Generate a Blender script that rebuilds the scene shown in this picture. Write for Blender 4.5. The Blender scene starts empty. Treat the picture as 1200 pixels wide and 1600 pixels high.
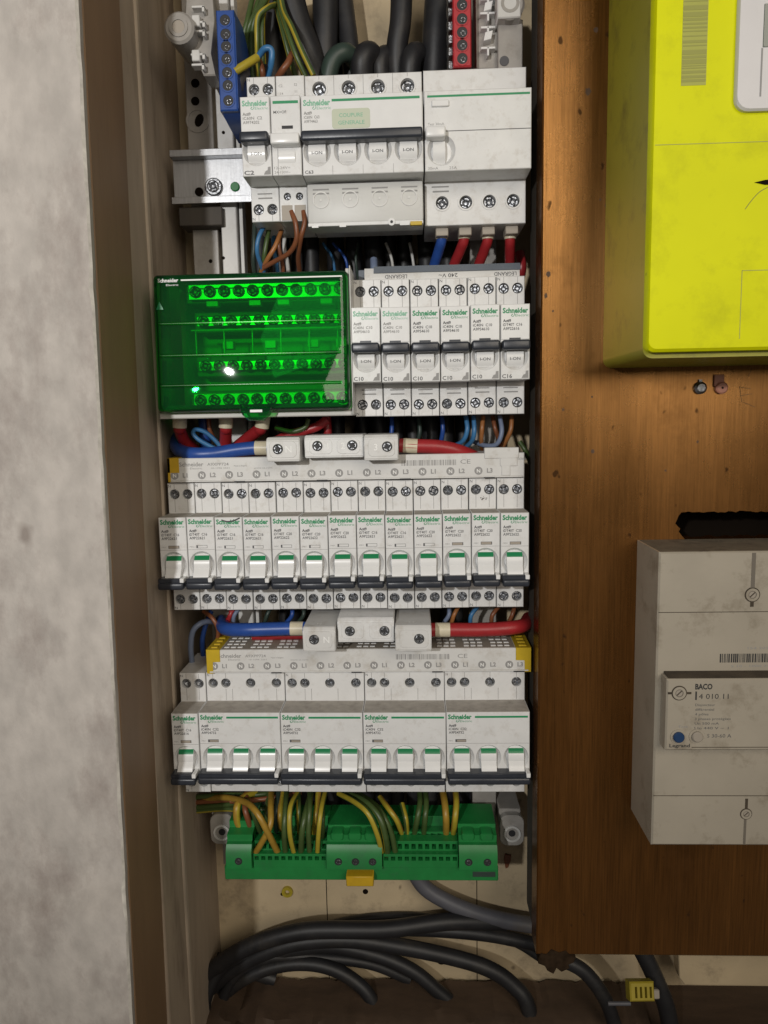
import bpy, bmesh, math, random
from mathutils import Vector, Matrix
random.seed(7)
S = bpy.context.scene
COL = S.collection
MM = 0.001
PI = math.pi

# ------------------------------------------------------------------ camera
# working coordinates: X right, d depth away from the viewer (breaker noses at d = 0), Z up, in millimetres
CAM = (162.09, -467.68, 83.99)
PITCH, YAW, ROLL, FPX = 0.12672, -0.0395, -0.01905, 1178.7
def cam_axes():
    cp, sp, cy, sy, cr, sr = math.cos(PITCH), math.sin(PITCH), math.cos(YAW), math.sin(YAW), math.cos(ROLL), math.sin(ROLL)
    F = Vector((sy * cp, cy * cp, -sp)); R = Vector((cy, -sy, 0)); U = R.cross(F)
    return cr * R + sr * U, -sr * R + cr * U, F
CR, CU, CF = cam_axes()
cd = bpy.data.cameras.new('camera'); cam = bpy.data.objects.new('camera', cd); COL.objects.link(cam)
cam.matrix_world = Matrix(((CR.x, CU.x, -CF.x, CAM[0] * MM), (CR.y, CU.y, -CF.y, CAM[1] * MM), (CR.z, CU.z, -CF.z, CAM[2] * MM), (0, 0, 0, 1)))
cd.sensor_fit = 'VERTICAL'; cd.sensor_height = 36; cd.lens = FPX / 1600 * 36
cd.clip_start = 0.02; cd.clip_end = 50
S.camera = cam
def P(px, py, d):
    """point of the place (mm) seen at photo pixel px, py when it lies at depth d"""
    r = CF + CR * ((px - 600) / FPX) - CU * ((py - 800) / FPX)
    t = (d - CAM[1]) / r.y
    return (CAM[0] + r.x * t, d, CAM[2] + r.z * t)

# ------------------------------------------------------------------ light
W = bpy.data.worlds.new('World'); S.world = W; W.use_nodes = True
bg = W.node_tree.nodes['Background']; bg.inputs[0].default_value = (1.0, 0.93, 0.84, 1); bg.inputs[1].default_value = 0.095
S.view_settings.view_transform = 'Standard'; S.view_settings.look = 'None'
S.view_settings.exposure = 0.0; S.view_settings.gamma = 1
def lamp(name, kind, loc, target, power, size, col):
    l = bpy.data.lights.new(name, kind); o = bpy.data.objects.new(name, l); COL.objects.link(o)
    o.location = Vector(loc) * MM
    o.rotation_euler = (Vector(target) * MM - o.location).to_track_quat('-Z', 'Y').to_euler()
    l.energy = power; l.color = col
    if kind == 'AREA': l.shape = 'DISK'; l.size = size
    else: l.shadow_soft_size = size
    return o
key = lamp('torch_lamp', 'SPOT', (-135, -1000, 265), (30, 0, 175), 23.5, 0.016, (1.0, 0.985, 0.96))
key.data.spot_size = math.radians(70); key.data.spot_blend = 1.0
hall = lamp('hall_light', 'AREA', (760, -1400, 560), (230, 0, 190), 9.5, 0.7, (1.0, 0.90, 0.76))
hall.data.shape = 'RECTANGLE'; hall.data.size = 0.75; hall.data.size_y = 0.84

# ------------------------------------------------------------------ materials
MATS = {}
def mat(name, col, rough=0.5, metal=0.0, var=0.0, scale=60.0, dirt=None, dirt_amt=0.0, bump=0.0, bscale=400.0, spec=0.5, coat=0.0, stretch=(1, 1, 1), dscale=None, dr=(0.52, 0.74)):
    """principled material; noise in world position varies the colour, dirt is a darker patchy second colour"""
    m = bpy.data.materials.new(name); m.use_nodes = True; nt = m.node_tree; n = nt.nodes; L = nt.links
    b = n['Principled BSDF']; b.inputs['Roughness'].default_value = rough; b.inputs['Metallic'].default_value = metal
    b.inputs['Specular IOR Level'].default_value = spec; b.inputs['Coat Weight'].default_value = coat
    c4 = (*col, 1); b.inputs['Base Color'].default_value = c4
    m.diffuse_color = c4
    if var or dirt or bump:
        g = n.new('ShaderNodeNewGeometry'); mp = n.new('ShaderNodeMapping'); mp.inputs['Scale'].default_value = stretch
        L.new(g.outputs['Position'], mp.inputs['Vector'])
        out = None
        if var:
            t = n.new('ShaderNodeTexNoise'); t.inputs['Scale'].default_value = scale; t.inputs['Detail'].default_value = 5
            L.new(mp.outputs[0], t.inputs['Vector'])
            r = n.new('ShaderNodeValToRGB'); r.color_ramp.elements[0].position = 0.3; r.color_ramp.elements[1].position = 0.7
            r.color_ramp.elements[0].color = (*[c * (1 - var) for c in col], 1); r.color_ramp.elements[1].color = (*[min(1, c * (1 + var * 0.6)) for c in col], 1)
            L.new(t.outputs['Fac'], r.inputs[0]); out = r.outputs[0]
        if dirt:
            t2 = n.new('ShaderNodeTexNoise'); t2.inputs['Scale'].default_value = dscale or scale * 0.6; t2.inputs['Detail'].default_value = 9; t2.inputs['Roughness'].default_value = 0.7
            L.new(mp.outputs[0], t2.inputs['Vector'])
            r2 = n.new('ShaderNodeValToRGB'); r2.color_ramp.elements[0].position = dr[0]; r2.color_ramp.elements[1].position = dr[1]
            r2.color_ramp.elements[0].color = (0, 0, 0, 1); r2.color_ramp.elements[1].color = (dirt_amt,) * 3 + (1,)
            L.new(t2.outputs['Fac'], r2.inputs[0])
            mx = n.new('ShaderNodeMix'); mx.data_type = 'RGBA'
            L.new(r2.outputs[0], mx.inputs[0]); mx.inputs[7].default_value = (*dirt, 1)
            if out: L.new(out, mx.inputs[6])
            else: mx.inputs[6].default_value = c4
            out = mx.outputs[2]
        if out: L.new(out, b.inputs['Base Color'])
        if bump:
            t3 = n.new('ShaderNodeTexNoise'); t3.inputs['Scale'].default_value = bscale; t3.inputs['Detail'].default_value = 3
            L.new(mp.outputs[0], t3.inputs['Vector'])
            bp = n.new('ShaderNodeBump'); bp.inputs['Strength'].default_value = bump; bp.inputs['Distance'].default_value = 0.0006
            L.new(t3.outputs['Fac'], bp.inputs['Height']); L.new(bp.outputs[0], b.inputs['Normal'])
    MATS[name] = m
    return m
mat('white_plastic', (0.68, 0.68, 0.675), 0.38, var=0.05, scale=90, dirt=(0.42, 0.38, 0.33), dirt_amt=0.55, dscale=130, bump=0.06, bscale=1500)
mat('label_white', (0.73, 0.73, 0.725), 0.28, var=0.03, scale=150, bump=0.10, bscale=260)
mat('toggle_white', (0.74, 0.74, 0.735), 0.25, var=0.03, scale=120)
mat('grey_plastic', (0.50, 0.48, 0.45), 0.4, var=0.06, scale=90, dirt=(0.3, 0.27, 0.22), dirt_amt=0.6)
mat('comb_white', (0.62, 0.615, 0.60), 0.4, var=0.05, scale=60, dirt=(0.40, 0.36, 0.30), dirt_amt=0.7, dscale=90)
mat('dusty_top', (0.40, 0.37, 0.33), 0.8, var=0.15, scale=200, dirt=(0.2, 0.18, 0.15), dirt_amt=0.7)
mat('dark_handle', (0.028, 0.032, 0.042), 0.33, var=0.15, scale=200, bump=0.05)
mat('green_print', (0.015, 0.24, 0.095), 0.45)
mat('green_pale_print', (0.20, 0.44, 0.30), 0.45)
mat('green_flag', (0.012, 0.20, 0.075), 0.3)
mat('grey_print', (0.085, 0.085, 0.09), 0.6)
mat('grey_light_print', (0.27, 0.265, 0.26), 0.6)
mat('black_print', (0.03, 0.03, 0.03), 0.6)
mat('white_print', (0.8, 0.8, 0.78), 0.5)
mat('dark_slot', (0.02, 0.02, 0.022), 0.6)
mat('sticker_green', (0.50, 0.54, 0.42), 0.5)
mat('screw_steel', (0.36, 0.37, 0.39), 0.36, 1.0, var=0.3, scale=500, bump=0.7, bscale=900)
mat('zinc_rail', (0.52, 0.53, 0.55), 0.38, 1.0, var=0.12, scale=120, bump=0.15, bscale=900, stretch=(6, 1, 0.6))
mat('steel_white', (0.60, 0.59, 0.57), 0.45, 0.0, var=0.05, scale=60, dirt=(0.3, 0.27, 0.22), dirt_amt=0.5)
mat('milky_plastic', (0.33, 0.31, 0.285), 0.3, var=0.10, scale=150, dirt=(0.2, 0.18, 0.15), dirt_amt=0.6)
mat('blue_block', (0.018, 0.065, 0.27), 0.4, var=0.12, scale=150)
mat('red_block', (0.40, 0.022, 0.03), 0.4, var=0.10, scale=150)
mat('earth_green', (0.012, 0.19, 0.042), 0.42, var=0.14, scale=90, dirt=(0.03, 0.11, 0.05), dirt_amt=0.6)
mat('clip_yellow', (0.50, 0.31, 0.012), 0.45, var=0.10, scale=150)
mat('cap_yellow', (0.52, 0.36, 0.015), 0.4, var=0.08, scale=150)
mat('ferrule_cream', (0.60, 0.54, 0.40), 0.4, var=0.06, scale=200)
mat('cable_blue', (0.020, 0.070, 0.30), 0.38, var=0.10, scale=150)
mat('cable_red', (0.33, 0.020, 0.024), 0.38, var=0.12, scale=150)
mat('cable_black', (0.016, 0.016, 0.018), 0.5, var=0.3, scale=60, dirt=(0.055, 0.048, 0.040), dirt_amt=0.5, bump=0.15, bscale=250)
mat('cable_grey', (0.10, 0.10, 0.115), 0.5, var=0.15, scale=80, dirt=(0.10, 0.085, 0.065), dirt_amt=0.6)
mat('cable_dark_green', (0.03, 0.05, 0.04), 0.45, var=0.2, scale=80)
mat('wire_green', (0.058, 0.095, 0.026), 0.4, var=0.15, scale=200)
mat('wire_yellow', (0.38, 0.30, 0.028), 0.4, var=0.12, scale=200)
mat('wire_amber', (0.36, 0.215, 0.03), 0.4, var=0.12, scale=200)
mat('wire_lightblue', (0.045, 0.17, 0.36), 0.4, var=0.12, scale=200)
mat('wire_greyblue', (0.16, 0.20, 0.30), 0.45)
mat('wire_brown', (0.20, 0.068, 0.028), 0.4, var=0.15, scale=200)
mat('wire_orange', (0.33, 0.13, 0.04), 0.4, var=0.15, scale=200)
mat('copper', (0.45, 0.22, 0.10), 0.35, 1.0)
mat('brass_bar', (0.60, 0.56, 0.44), 0.3, 0.6, var=0.1, scale=150)
mat('plaster', (0.44, 0.405, 0.37), 0.85, var=0.16, scale=95, dirt=(0.245, 0.205, 0.185), dirt_amt=0.85, dscale=19, bump=1.0, bscale=190, stretch=(1, 1, 0.6), dr=(0.48, 0.68))
mat('chipped_edge', (0.55, 0.52, 0.47), 0.9, var=0.2, scale=200)
mat('jamb_wood', (0.23, 0.14, 0.074), 0.6, var=0.16, scale=12, dirt=(0.12, 0.07, 0.035), dirt_amt=0.6, stretch=(3, 3, 0.5), bump=0.1)
mat('side_wood', (0.40, 0.32, 0.24), 0.65, var=0.15, scale=20, dirt=(0.10, 0.07, 0.045), dirt_amt=0.7, stretch=(3, 3, 0.6), bump=0.1)
mat('edge_wood', (0.46, 0.38, 0.29), 0.7, var=0.2, scale=40, stretch=(3, 3, 0.6))
mat('back_cream', (0.52, 0.415, 0.265), 0.7, var=0.14, scale=22, dirt=(0.22, 0.17, 0.115), dirt_amt=0.85, dscale=36, bump=0.3, bscale=120)
mat('floor_wood', (0.075, 0.046, 0.027), 0.7, var=0.3, scale=30, dirt=(0.04, 0.025, 0.015), dirt_amt=0.8, stretch=(0.5, 2, 2), bump=0.3, bscale=150)
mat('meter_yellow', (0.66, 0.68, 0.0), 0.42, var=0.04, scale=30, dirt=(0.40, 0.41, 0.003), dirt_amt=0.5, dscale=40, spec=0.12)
mat('meter_yellow_shaded', (0.33, 0.31, 0.025), 0.42, var=0.10, scale=20, dirt=(0.10, 0.09, 0.02), dirt_amt=0.75, dscale=40)  # darker copy of the meter yellow, side shade put into colour, plus dirt
mat('meter_label', (0.36, 0.37, 0.07), 0.6, var=0.05)
mat('meter_label_dark', (0.28, 0.285, 0.06), 0.6)
mat('bezel_grey', (0.56, 0.55, 0.56), 0.35, var=0.03)
mat('lcd', (0.10, 0.12, 0.10), 0.12)
mat('old_white', (0.37, 0.33, 0.265), 0.42, var=0.08, scale=30, dirt=(0.17, 0.135, 0.09), dirt_amt=0.85, dscale=42, bump=0.1, bscale=300)
mat('grime', (0.06, 0.045, 0.03), 0.9, var=0.4, scale=100)
mat('old_grime_top', (0.17, 0.14, 0.10), 0.8, var=0.2, scale=100, dirt=(0.05, 0.035, 0.025), dirt_amt=1.0, dscale=70)
mat('button_blue', (0.015, 0.045, 0.12), 0.35)
mat('button_grey', (0.33, 0.29, 0.24), 0.5)
mat('seal_pink', (0.50, 0.22, 0.15), 0.5, var=0.15, scale=200)
mat('clear_strip', (0.15, 0.17, 0.20), 0.15, var=0.08)
mat('gap_shade', (0.010, 0.007, 0.005), 0.95, spec=0.05)  # near-black for holes, slots and seams, their inner shade put into the colour
mat('rotten_wood', (0.035, 0.022, 0.013), 0.95, var=0.4, scale=200, spec=0.05, bump=0.5, bscale=300)
mat('dent_brown', (0.085, 0.042, 0.018), 0.6, var=0.4, scale=300)
mat('groove_grey', (0.15, 0.13, 0.105), 0.7)
mat('batten_dark', (0.055, 0.046, 0.036), 0.7, var=0.2, scale=40, stretch=(3, 3, 0.5))

def stains(name, scale, col, size):
    nt = MATS[name].node_tree; n = nt.nodes; L = nt.links; b = n['Principled BSDF']; src = b.inputs['Base Color'].links[0].from_socket
    g = n.new('ShaderNodeNewGeometry'); nz = n.new('ShaderNodeTexNoise'); nz.inputs['Scale'].default_value = 60; L.new(g.outputs['Position'], nz.inputs['Vector'])
    ad = n.new('ShaderNodeMix'); ad.data_type = 'RGBA'; ad.blend_type = 'LINEAR_LIGHT'; ad.inputs[0].default_value = 0.012; L.new(g.outputs['Position'], ad.inputs[6]); L.new(nz.outputs['Color'], ad.inputs[7])
    v = n.new('ShaderNodeTexVoronoi'); v.inputs['Scale'].default_value = scale; L.new(ad.outputs[2], v.inputs['Vector'])
    r = n.new('ShaderNodeValToRGB'); r.color_ramp.elements[0].position = size * 0.35; r.color_ramp.elements[0].color = (0.75, 0.75, 0.75, 1); r.color_ramp.elements[1].position = size; r.color_ramp.elements[1].color = (0, 0, 0, 1)
    L.new(v.outputs['Distance'], r.inputs[0]); mx = n.new('ShaderNodeMix'); mx.data_type = 'RGBA'; L.new(r.outputs[0], mx.inputs[0]); L.new(src, mx.inputs[6]); mx.inputs[7].default_value = (*col, 1); L.new(mx.outputs[2], b.inputs['Base Color'])
stains('plaster', 13, (0.20, 0.165, 0.145), 0.13); stains('back_cream', 26, (0.13, 0.095, 0.06), 0.10); stains('meter_yellow', 24, (0.22, 0.23, 0.01), 0.06)
def wood_board():
    m = bpy.data.materials.new('varnished_wood'); m.use_nodes = True; nt = m.node_tree; n = nt.nodes; L = nt.links
    b = n['Principled BSDF']
    g = n.new('ShaderNodeNewGeometry')
    def noise(sc, scale, det, rgh=0.6):
        mp = n.new('ShaderNodeMapping'); mp.inputs['Scale'].default_value = sc; L.new(g.outputs['Position'], mp.inputs[0])
        t = n.new('ShaderNodeTexNoise'); t.inputs['Scale'].default_value = scale; t.inputs['Detail'].default_value = det; t.inputs['Roughness'].default_value = rgh
        L.new(mp.outputs[0], t.inputs['Vector']); return t
    fine = noise((14, 14, 0.35), 60, 6, 0.7); wide = noise((3, 3, 0.35), 9, 4); stain = noise((1, 1, 0.8), 26, 8, 0.7); spots = noise((1.4, 1, 0.9), 110, 2, 0.4)
    r = n.new('ShaderNodeValToRGB'); e = r.color_ramp.elements
    e[0].position = 0.32; e[0].color = (0.020, 0.007, 0.0015, 1); e[1].position = 0.68; e[1].color = (0.070, 0.026, 0.005, 1)
    L.new(fine.outputs['Fac'], r.inputs[0])
    r1 = n.new('ShaderNodeValToRGB'); r1.color_ramp.elements[0].position = 0.3; r1.color_ramp.elements[1].position = 0.7
    r1.color_ramp.elements[0].color = (0.62, 0.58, 0.55, 1); r1.color_ramp.elements[1].color = (1.15, 1.1, 1.05, 1)
    L.new(wide.outputs['Fac'], r1.inputs[0])
    m1 = n.new('ShaderNodeMix'); m1.data_type = 'RGBA'; m1.blend_type = 'MULTIPLY'; m1.inputs[0].default_value = 1
    L.new(r.outputs[0], m1.inputs[6]); L.new(r1.outputs[0], m1.inputs[7])
    r2 = n.new('ShaderNodeValToRGB'); r2.color_ramp.elements[0].position = 0.55; r2.color_ramp.elements[1].position = 0.75
    r2.color_ramp.elements[0].color = (0, 0, 0, 1); r2.color_ramp.elements[1].color = (0.7, 0.7, 0.7, 1)
    L.new(stain.outputs['Fac'], r2.inputs[0])
    m2 = n.new('ShaderNodeMix'); m2.data_type = 'RGBA'; L.new(r2.outputs[0], m2.inputs[0]); L.new(m1.outputs[2], m2.inputs[6]); m2.inputs[7].default_value = (0.075, 0.032, 0.010, 1)
    r3 = n.new('ShaderNodeValToRGB'); r3.color_ramp.elements[0].position = 0.70; r3.color_ramp.elements[1].position = 0.76
    r3.color_ramp.elements[0].color = (0, 0, 0, 1); r3.color_ramp.elements[1].color = (0.8, 0.8, 0.8, 1)
    L.new(spots.outputs['Fac'], r3.inputs[0])
    m3 = n.new('ShaderNodeMix'); m3.data_type = 'RGBA'; L.new(r3.outputs[0], m3.inputs[0]); L.new(m2.outputs[2], m3.inputs[6]); m3.inputs[7].default_value = (0.03, 0.015, 0.008, 1)
    L.new(m3.outputs[2], b.inputs['Base Color'])
    rr = n.new('ShaderNodeMapRange'); rr.inputs[3].default_value = 0.20; rr.inputs[4].default_value = 0.36; L.new(stain.outputs['Fac'], rr.inputs[0]); L.new(rr.outputs[0], b.inputs['Roughness'])
    sp = n.new('ShaderNodeMapRange'); sp.inputs[1].default_value = 0.3; sp.inputs[2].default_value = 0.7; sp.inputs[3].default_value = 0.68; sp.inputs[4].default_value = 1.0; L.new(fine.outputs['Fac'], sp.inputs[0])
    sq = n.new('ShaderNodeMath'); sq.operation = 'MULTIPLY'; L.new(sp.outputs[0], sq.inputs[0]); L.new(r1.outputs[0], sq.inputs[1]); iv = n.new('ShaderNodeMath'); iv.operation = 'MULTIPLY_ADD'; iv.inputs[1].default_value = -0.75; iv.inputs[2].default_value = 1.0; L.new(r2.outputs[0], iv.inputs[0])
    s2 = n.new('ShaderNodeMath'); s2.operation = 'MULTIPLY'; L.new(sq.outputs[0], s2.inputs[0]); L.new(iv.outputs[0], s2.inputs[1])
    i3 = n.new('ShaderNodeMath'); i3.operation = 'MULTIPLY_ADD'; i3.inputs[1].default_value = -1.0; i3.inputs[2].default_value = 1.0; L.new(r3.outputs[0], i3.inputs[0])
    s3 = n.new('ShaderNodeMath'); s3.operation = 'MULTIPLY'; L.new(s2.outputs[0], s3.inputs[0]); L.new(i3.outputs[0], s3.inputs[1]); L.new(s3.outputs[0], b.inputs['Specular IOR Level'])
    bp = n.new('ShaderNodeBump'); bp.inputs['Strength'].default_value = 0.5; bp.inputs['Distance'].default_value = 0.00018
    L.new(fine.outputs['Fac'], bp.inputs['Height']); L.new(bp.outputs[0], b.inputs['Normal'])
    b.inputs['IOR'].default_value = 2.15; b.inputs['Specular IOR Level'].default_value = 1.0; b.inputs['Specular Tint'].default_value = (1.0, 0.50, 0.17, 1)
    m.diffuse_color = (0.2, 0.09, 0.03, 1); MATS['varnished_wood'] = m
wood_board()
def clear_mat(name, tint, film, film_amt, rough=0.06):
    """tinted see-through plastic: coloured transparency, a little body colour, mirror gloss by Fresnel"""
    m = bpy.data.materials.new(name); m.use_nodes = True; nt = m.node_tree; n = nt.nodes; L = nt.links; n.clear()
    out = n.new('ShaderNodeOutputMaterial'); tr = n.new('ShaderNodeBsdfTransparent'); tr.inputs[0].default_value = (*tint, 1)
    df = n.new('ShaderNodeBsdfDiffuse'); df.inputs[0].default_value = (*film, 1)
    gl = n.new('ShaderNodeBsdfGlossy'); gl.inputs['Roughness'].default_value = rough
    m1 = n.new('ShaderNodeMixShader'); m1.inputs[0].default_value = film_amt; L.new(tr.outputs[0], m1.inputs[1]); L.new(df.outputs[0], m1.inputs[2])
    fr = n.new('ShaderNodeFresnel'); fr.inputs[0].default_value = 1.5
    m2 = n.new('ShaderNodeMixShader'); L.new(fr.outputs[0], m2.inputs[0]); L.new(m1.outputs[0], m2.inputs[1]); L.new(gl.outputs[0], m2.inputs[2])
    L.new(m2.outputs[0], out.inputs[0]); m.diffuse_color = (*film, 1); MATS[name] = m
clear_mat('green_clear', (0.10, 0.82, 0.24), (0.012, 0.22, 0.07), 0.12, 0.03)
clear_mat('green_clear_rib', (0.10, 0.80, 0.23), (0.008, 0.16, 0.045), 0.09, 0.22)
clear_mat('milky_clear', (0.90, 0.90, 0.88), (0.74, 0.74, 0.72), 0.72, 0.42)

# ------------------------------------------------------------------ mesh helpers
class MB:
    def __init__(s, o=(0, 0, 0)):
        s.bm = bmesh.new(); s.o = o
    def v(s, x, d, z): return s.bm.verts.new(((x - s.o[0]) * MM, (d - s.o[1]) * MM, (z - s.o[2]) * MM))
    def f(s, vs, mi=0, smooth=False):
        try: fc = s.bm.faces.new(vs)
        except ValueError: return None
        fc.material_index = mi; fc.smooth = smooth; return fc
    def box(s, x0, x1, d0, d1, z0, z1, c=0.0, seg=1):
        r = bmesh.ops.create_cube(s.bm, size=1.0)
        vs = r['verts']
        for v in vs:
            v.co = Vector((((x0 + x1) / 2 + v.co.x * (x1 - x0) - s.o[0]) * MM, ((d0 + d1) / 2 + v.co.y * (d1 - d0) - s.o[1]) * MM, ((z0 + z1) / 2 + v.co.z * (z1 - z0) - s.o[2]) * MM))
        if c > 0:
            es = list({e for v in vs for e in v.link_edges})
            bmesh.ops.bevel(s.bm, geom=es, offset=c * MM, segments=seg, profile=0.5, affect='EDGES')
        return s
    def prism_x(s, prof, x0, x1, smooth=False):
        """profile of (d, z) points swept along X"""
        a = [s.v(x0, d, z) for d, z in prof]; b = [s.v(x1, d, z) for d, z in prof]; n = len(prof)
        for i in range(n): s.f([a[i], a[(i + 1) % n], b[(i + 1) % n], b[i]], smooth=smooth)
        s.f(a[::-1]); s.f(b)
        return s
    def prism_d(s, poly, d0, d1, c=0.0):
        """outline of (x, z) points swept in depth, with an optional chamfer at the front"""
        n = len(poly); rings = []
        if c:
            cx = sum(p[0] for p in poly) / n; cz = sum(p[1] for p in poly) / n
            def ins(p):
                l = math.hypot(p[0] - cx, p[1] - cz) or 1; return (p[0] - (p[0] - cx) / l * c, p[1] - (p[1] - cz) / l * c)
            rings.append([s.v(*((lambda q: (q[0], d0, q[1]))(ins(p)))) for p in poly]); rings.append([s.v(x, d0 + c, z) for x, z in poly])
        else: rings.append([s.v(x, d0, z) for x, z in poly])
        rings.append([s.v(x, d1, z) for x, z in poly])
        for a, b in zip(rings, rings[1:]):
            for i in range(n): s.f([a[i], a[(i + 1) % n], b[(i + 1) % n], b[i]])
        s.f(rings[0]); s.f(rings[-1][::-1])
        return s
    def cyl(s, x, d0, d1, z, r, n=20, r1=None, c=0.0):
        """cylinder along the depth axis"""
        r1 = r if r1 is None else r1
        prof = [(r - c, d0), (r, d0 + c), (r1, d1)] if c else [(r, d0), (r1, d1)]
        rings = [[s.v(x + rr * math.cos(2 * PI * i / n), dd, z + rr * math.sin(2 * PI * i / n)) for i in range(n)] for rr, dd in prof]
        for a, b in zip(rings, rings[1:]):
            for i in range(n): s.f([a[i], a[(i + 1) % n], b[(i + 1) % n], b[i]], smooth=True)
        s.f(rings[0]); s.f(rings[-1][::-1])
        return s
    def ring(s, x, d0, d1, z, ro, ri, n=24):
        rs = [[s.v(x + rr * math.cos(2 * PI * i / n), dd, z + rr * math.sin(2 * PI * i / n)) for i in range(n)] for rr, dd in ((ro, d1), (ro, d0), (ri, d0), (ri, d1))]
        for a, b in zip(rs, rs[1:]):
            for i in range(n): s.f([a[i], a[(i + 1) % n], b[(i + 1) % n], b[i]])
        return s
    def plate(s, x0, x1, z0, z1, d, holes, depth=3.0, floor=True, taper=1.0):
        """front face with real holes; a hole is a star-shaped outline ((cx, cz), [(x, z)...]) and gets walls and a floor"""
        holes = sorted(holes, key=lambda h: h[0][0])
        xs = [x0] + [(a[0][0] + b[0][0]) / 2 for a, b in zip(holes, holes[1:])] + [x1]
        if not holes:
            s.f([s.v(x0, d, z0), s.v(x1, d, z0), s.v(x1, d, z1), s.v(x0, d, z1)]); return s
        for k, ((cx, cz), pts) in enumerate(holes):
            a0, a1 = xs[k], xs[k + 1]
            def outer(p):
                dx, dz = p[0] - cx, p[1] - cz; t = 1e9
                if dx > 1e-9: t = min(t, (a1 - cx) / dx)
                if dx < -1e-9: t = min(t, (a0 - cx) / dx)
                if dz > 1e-9: t = min(t, (z1 - cz) / dz)
                if dz < -1e-9: t = min(t, (z0 - cz) / dz)
                return (cx + dx * t, cz + dz * t)
            ang = lambda p: math.atan2(p[1] - cz, p[0] - cx) % (2 * PI)
            pts = sorted(pts, key=ang); n = len(pts)
            hv = [s.v(p[0], d, p[1]) for p in pts]; op = [outer(p) for p in pts]; ov = [s.v(p[0], d, p[1]) for p in op]
            cor = [(a0, z0), (a1, z0), (a1, z1), (a0, z1)]
            for i in range(n):
                j = (i + 1) % n; t0 = ang(pts[i]); t1 = ang(pts[j])
                if t1 <= t0: t1 += 2 * PI
                mid = []
                for c in cor:
                    for tc in (ang(c), ang(c) + 2 * PI):
                        if t0 + 1e-6 < tc < t1 - 1e-6: mid.append((tc, c))
                mv = [s.v(c[0], d, c[1]) for _, c in sorted(mid)]
                s.f([hv[i], ov[i]] + mv + [ov[j], hv[j]])
            if depth:
                iv = [s.v(cx + (p[0] - cx) * taper, d + depth, cz + (p[1] - cz) * taper) for p in pts]
                for i in range(n): s.f([hv[i], hv[(i + 1) % n], iv[(i + 1) % n], iv[i]], smooth=True)
                if floor: s.f(iv)
        return s
    def shell(s, x0, x1, z0, z1, d0, d1, c, holes=(), depth=3.0, taper=1.0, through=False):
        """chamfered block whose front face carries holes"""
        s.plate(x0 + c, x1 - c, z0 + c, z1 - c, d0, list(holes), depth, not through, taper)
        R = [[(x0 + c, d0, z0 + c), (x1 - c, d0, z0 + c), (x1 - c, d0, z1 - c), (x0 + c, d0, z1 - c)],
             [(x0, d0 + c, z0), (x1, d0 + c, z0), (x1, d0 + c, z1), (x0, d0 + c, z1)],
             [(x0, d1, z0), (x1, d1, z0), (x1, d1, z1), (x0, d1, z1)]]
        V = [[s.v(*p) for p in r] for r in R]
        for a, b in zip(V, V[1:]):
            for i in range(4): s.f([a[i], a[(i + 1) % 4], b[(i + 1) % 4], b[i]])
        if through: s.plate(x0, x1, z0, z1, d1, list(holes), 0)
        else: s.f(V[2][::-1])
        return s
    def tube(s, pts, r, n=10, stripe=None, sub=6):
        """tube along a smooth curve through pts; stripe = number of side faces given material 1"""
        P_ = [Vector(p) for p in pts]
        Q = [P_[0] * 2 - P_[1]] + P_ + [P_[-1] * 2 - P_[-2]]; C = []
        for i in range(1, len(Q) - 2):
            for k in range(sub):
                t = k / sub; a, b, c, e = Q[i - 1], Q[i], Q[i + 1], Q[i + 2]
                C.append(0.5 * ((2 * b) + (c - a) * t + (2 * a - 5 * b + 4 * c - e) * t * t + (3 * b - a - 3 * c + e) * t ** 3))
        C.append(P_[-1]); rings = []; u = None
        for i, p in enumerate(C):
            T = (C[min(i + 1, len(C) - 1)] - C[max(i - 1, 0)]).normalized()
            if u is None: u = T.orthogonal().normalized()
            else: u = (u - T * u.dot(T)).normalized()
            w = T.cross(u)
            rings.append([s.v(*(p + r * (math.cos(2 * PI * k / n) * u + math.sin(2 * PI * k / n) * w))) for k in range(n)])
        off = random.randrange(n)
        for a, b in zip(rings, rings[1:]):
            for k in range(n):
                mi = 1 if stripe and ((k + off) % n) < stripe else 0
                s.f([a[k], a[(k + 1) % n], b[(k + 1) % n], b[k]], mi, True)
        s.f(rings[0][::-1]); s.f(rings[-1])
        return s
    def mesh(s, name, mats, ang=40):
        bmesh.ops.remove_doubles(s.bm, verts=s.bm.verts[:], dist=2e-6)
        bmesh.ops.recalc_face_normals(s.bm, faces=s.bm.faces[:])
        me = bpy.data.meshes.new(name); s.bm.to_mesh(me); s.bm.free()
        for m in ([mats] if isinstance(mats, str) else mats): me.materials.append(MATS[m])
        for p in me.polygons: p.use_smooth = True
        me.set_sharp_from_angle(angle=math.radians(ang))
        return me
def put(name, me, parent=None, loc=(0, 0, 0), roty=0):
    o = bpy.data.objects.new(name, me); COL.objects.link(o); o.parent = parent
    o.location = Vector(loc) * MM
    if roty: o.rotation_euler = (0, roty, 0)
    return o
def part(name, mb, mats, parent=None, ang=40): return put(name, mb.mesh(name, mats, ang), parent, mb.o if parent is None else (0, 0, 0))
def thing(name, label, cat, loc, group=None):
    o = bpy.data.objects.new(name, None); COL.objects.link(o); o.location = Vector(loc) * MM; o.empty_display_size = 0.01
    return tag(o, label, cat, group)
def tag(o, label, cat, group=None, kind=None):
    o['label'] = label; o['category'] = cat
    if group: o['group'] = group
    if kind: o['kind'] = kind
    return o
def copy_tree(o, parent=None):
    c = o.copy(); COL.objects.link(c); c.parent = parent
    for ch in o.children: copy_tree(ch, c)
    return c
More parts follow.
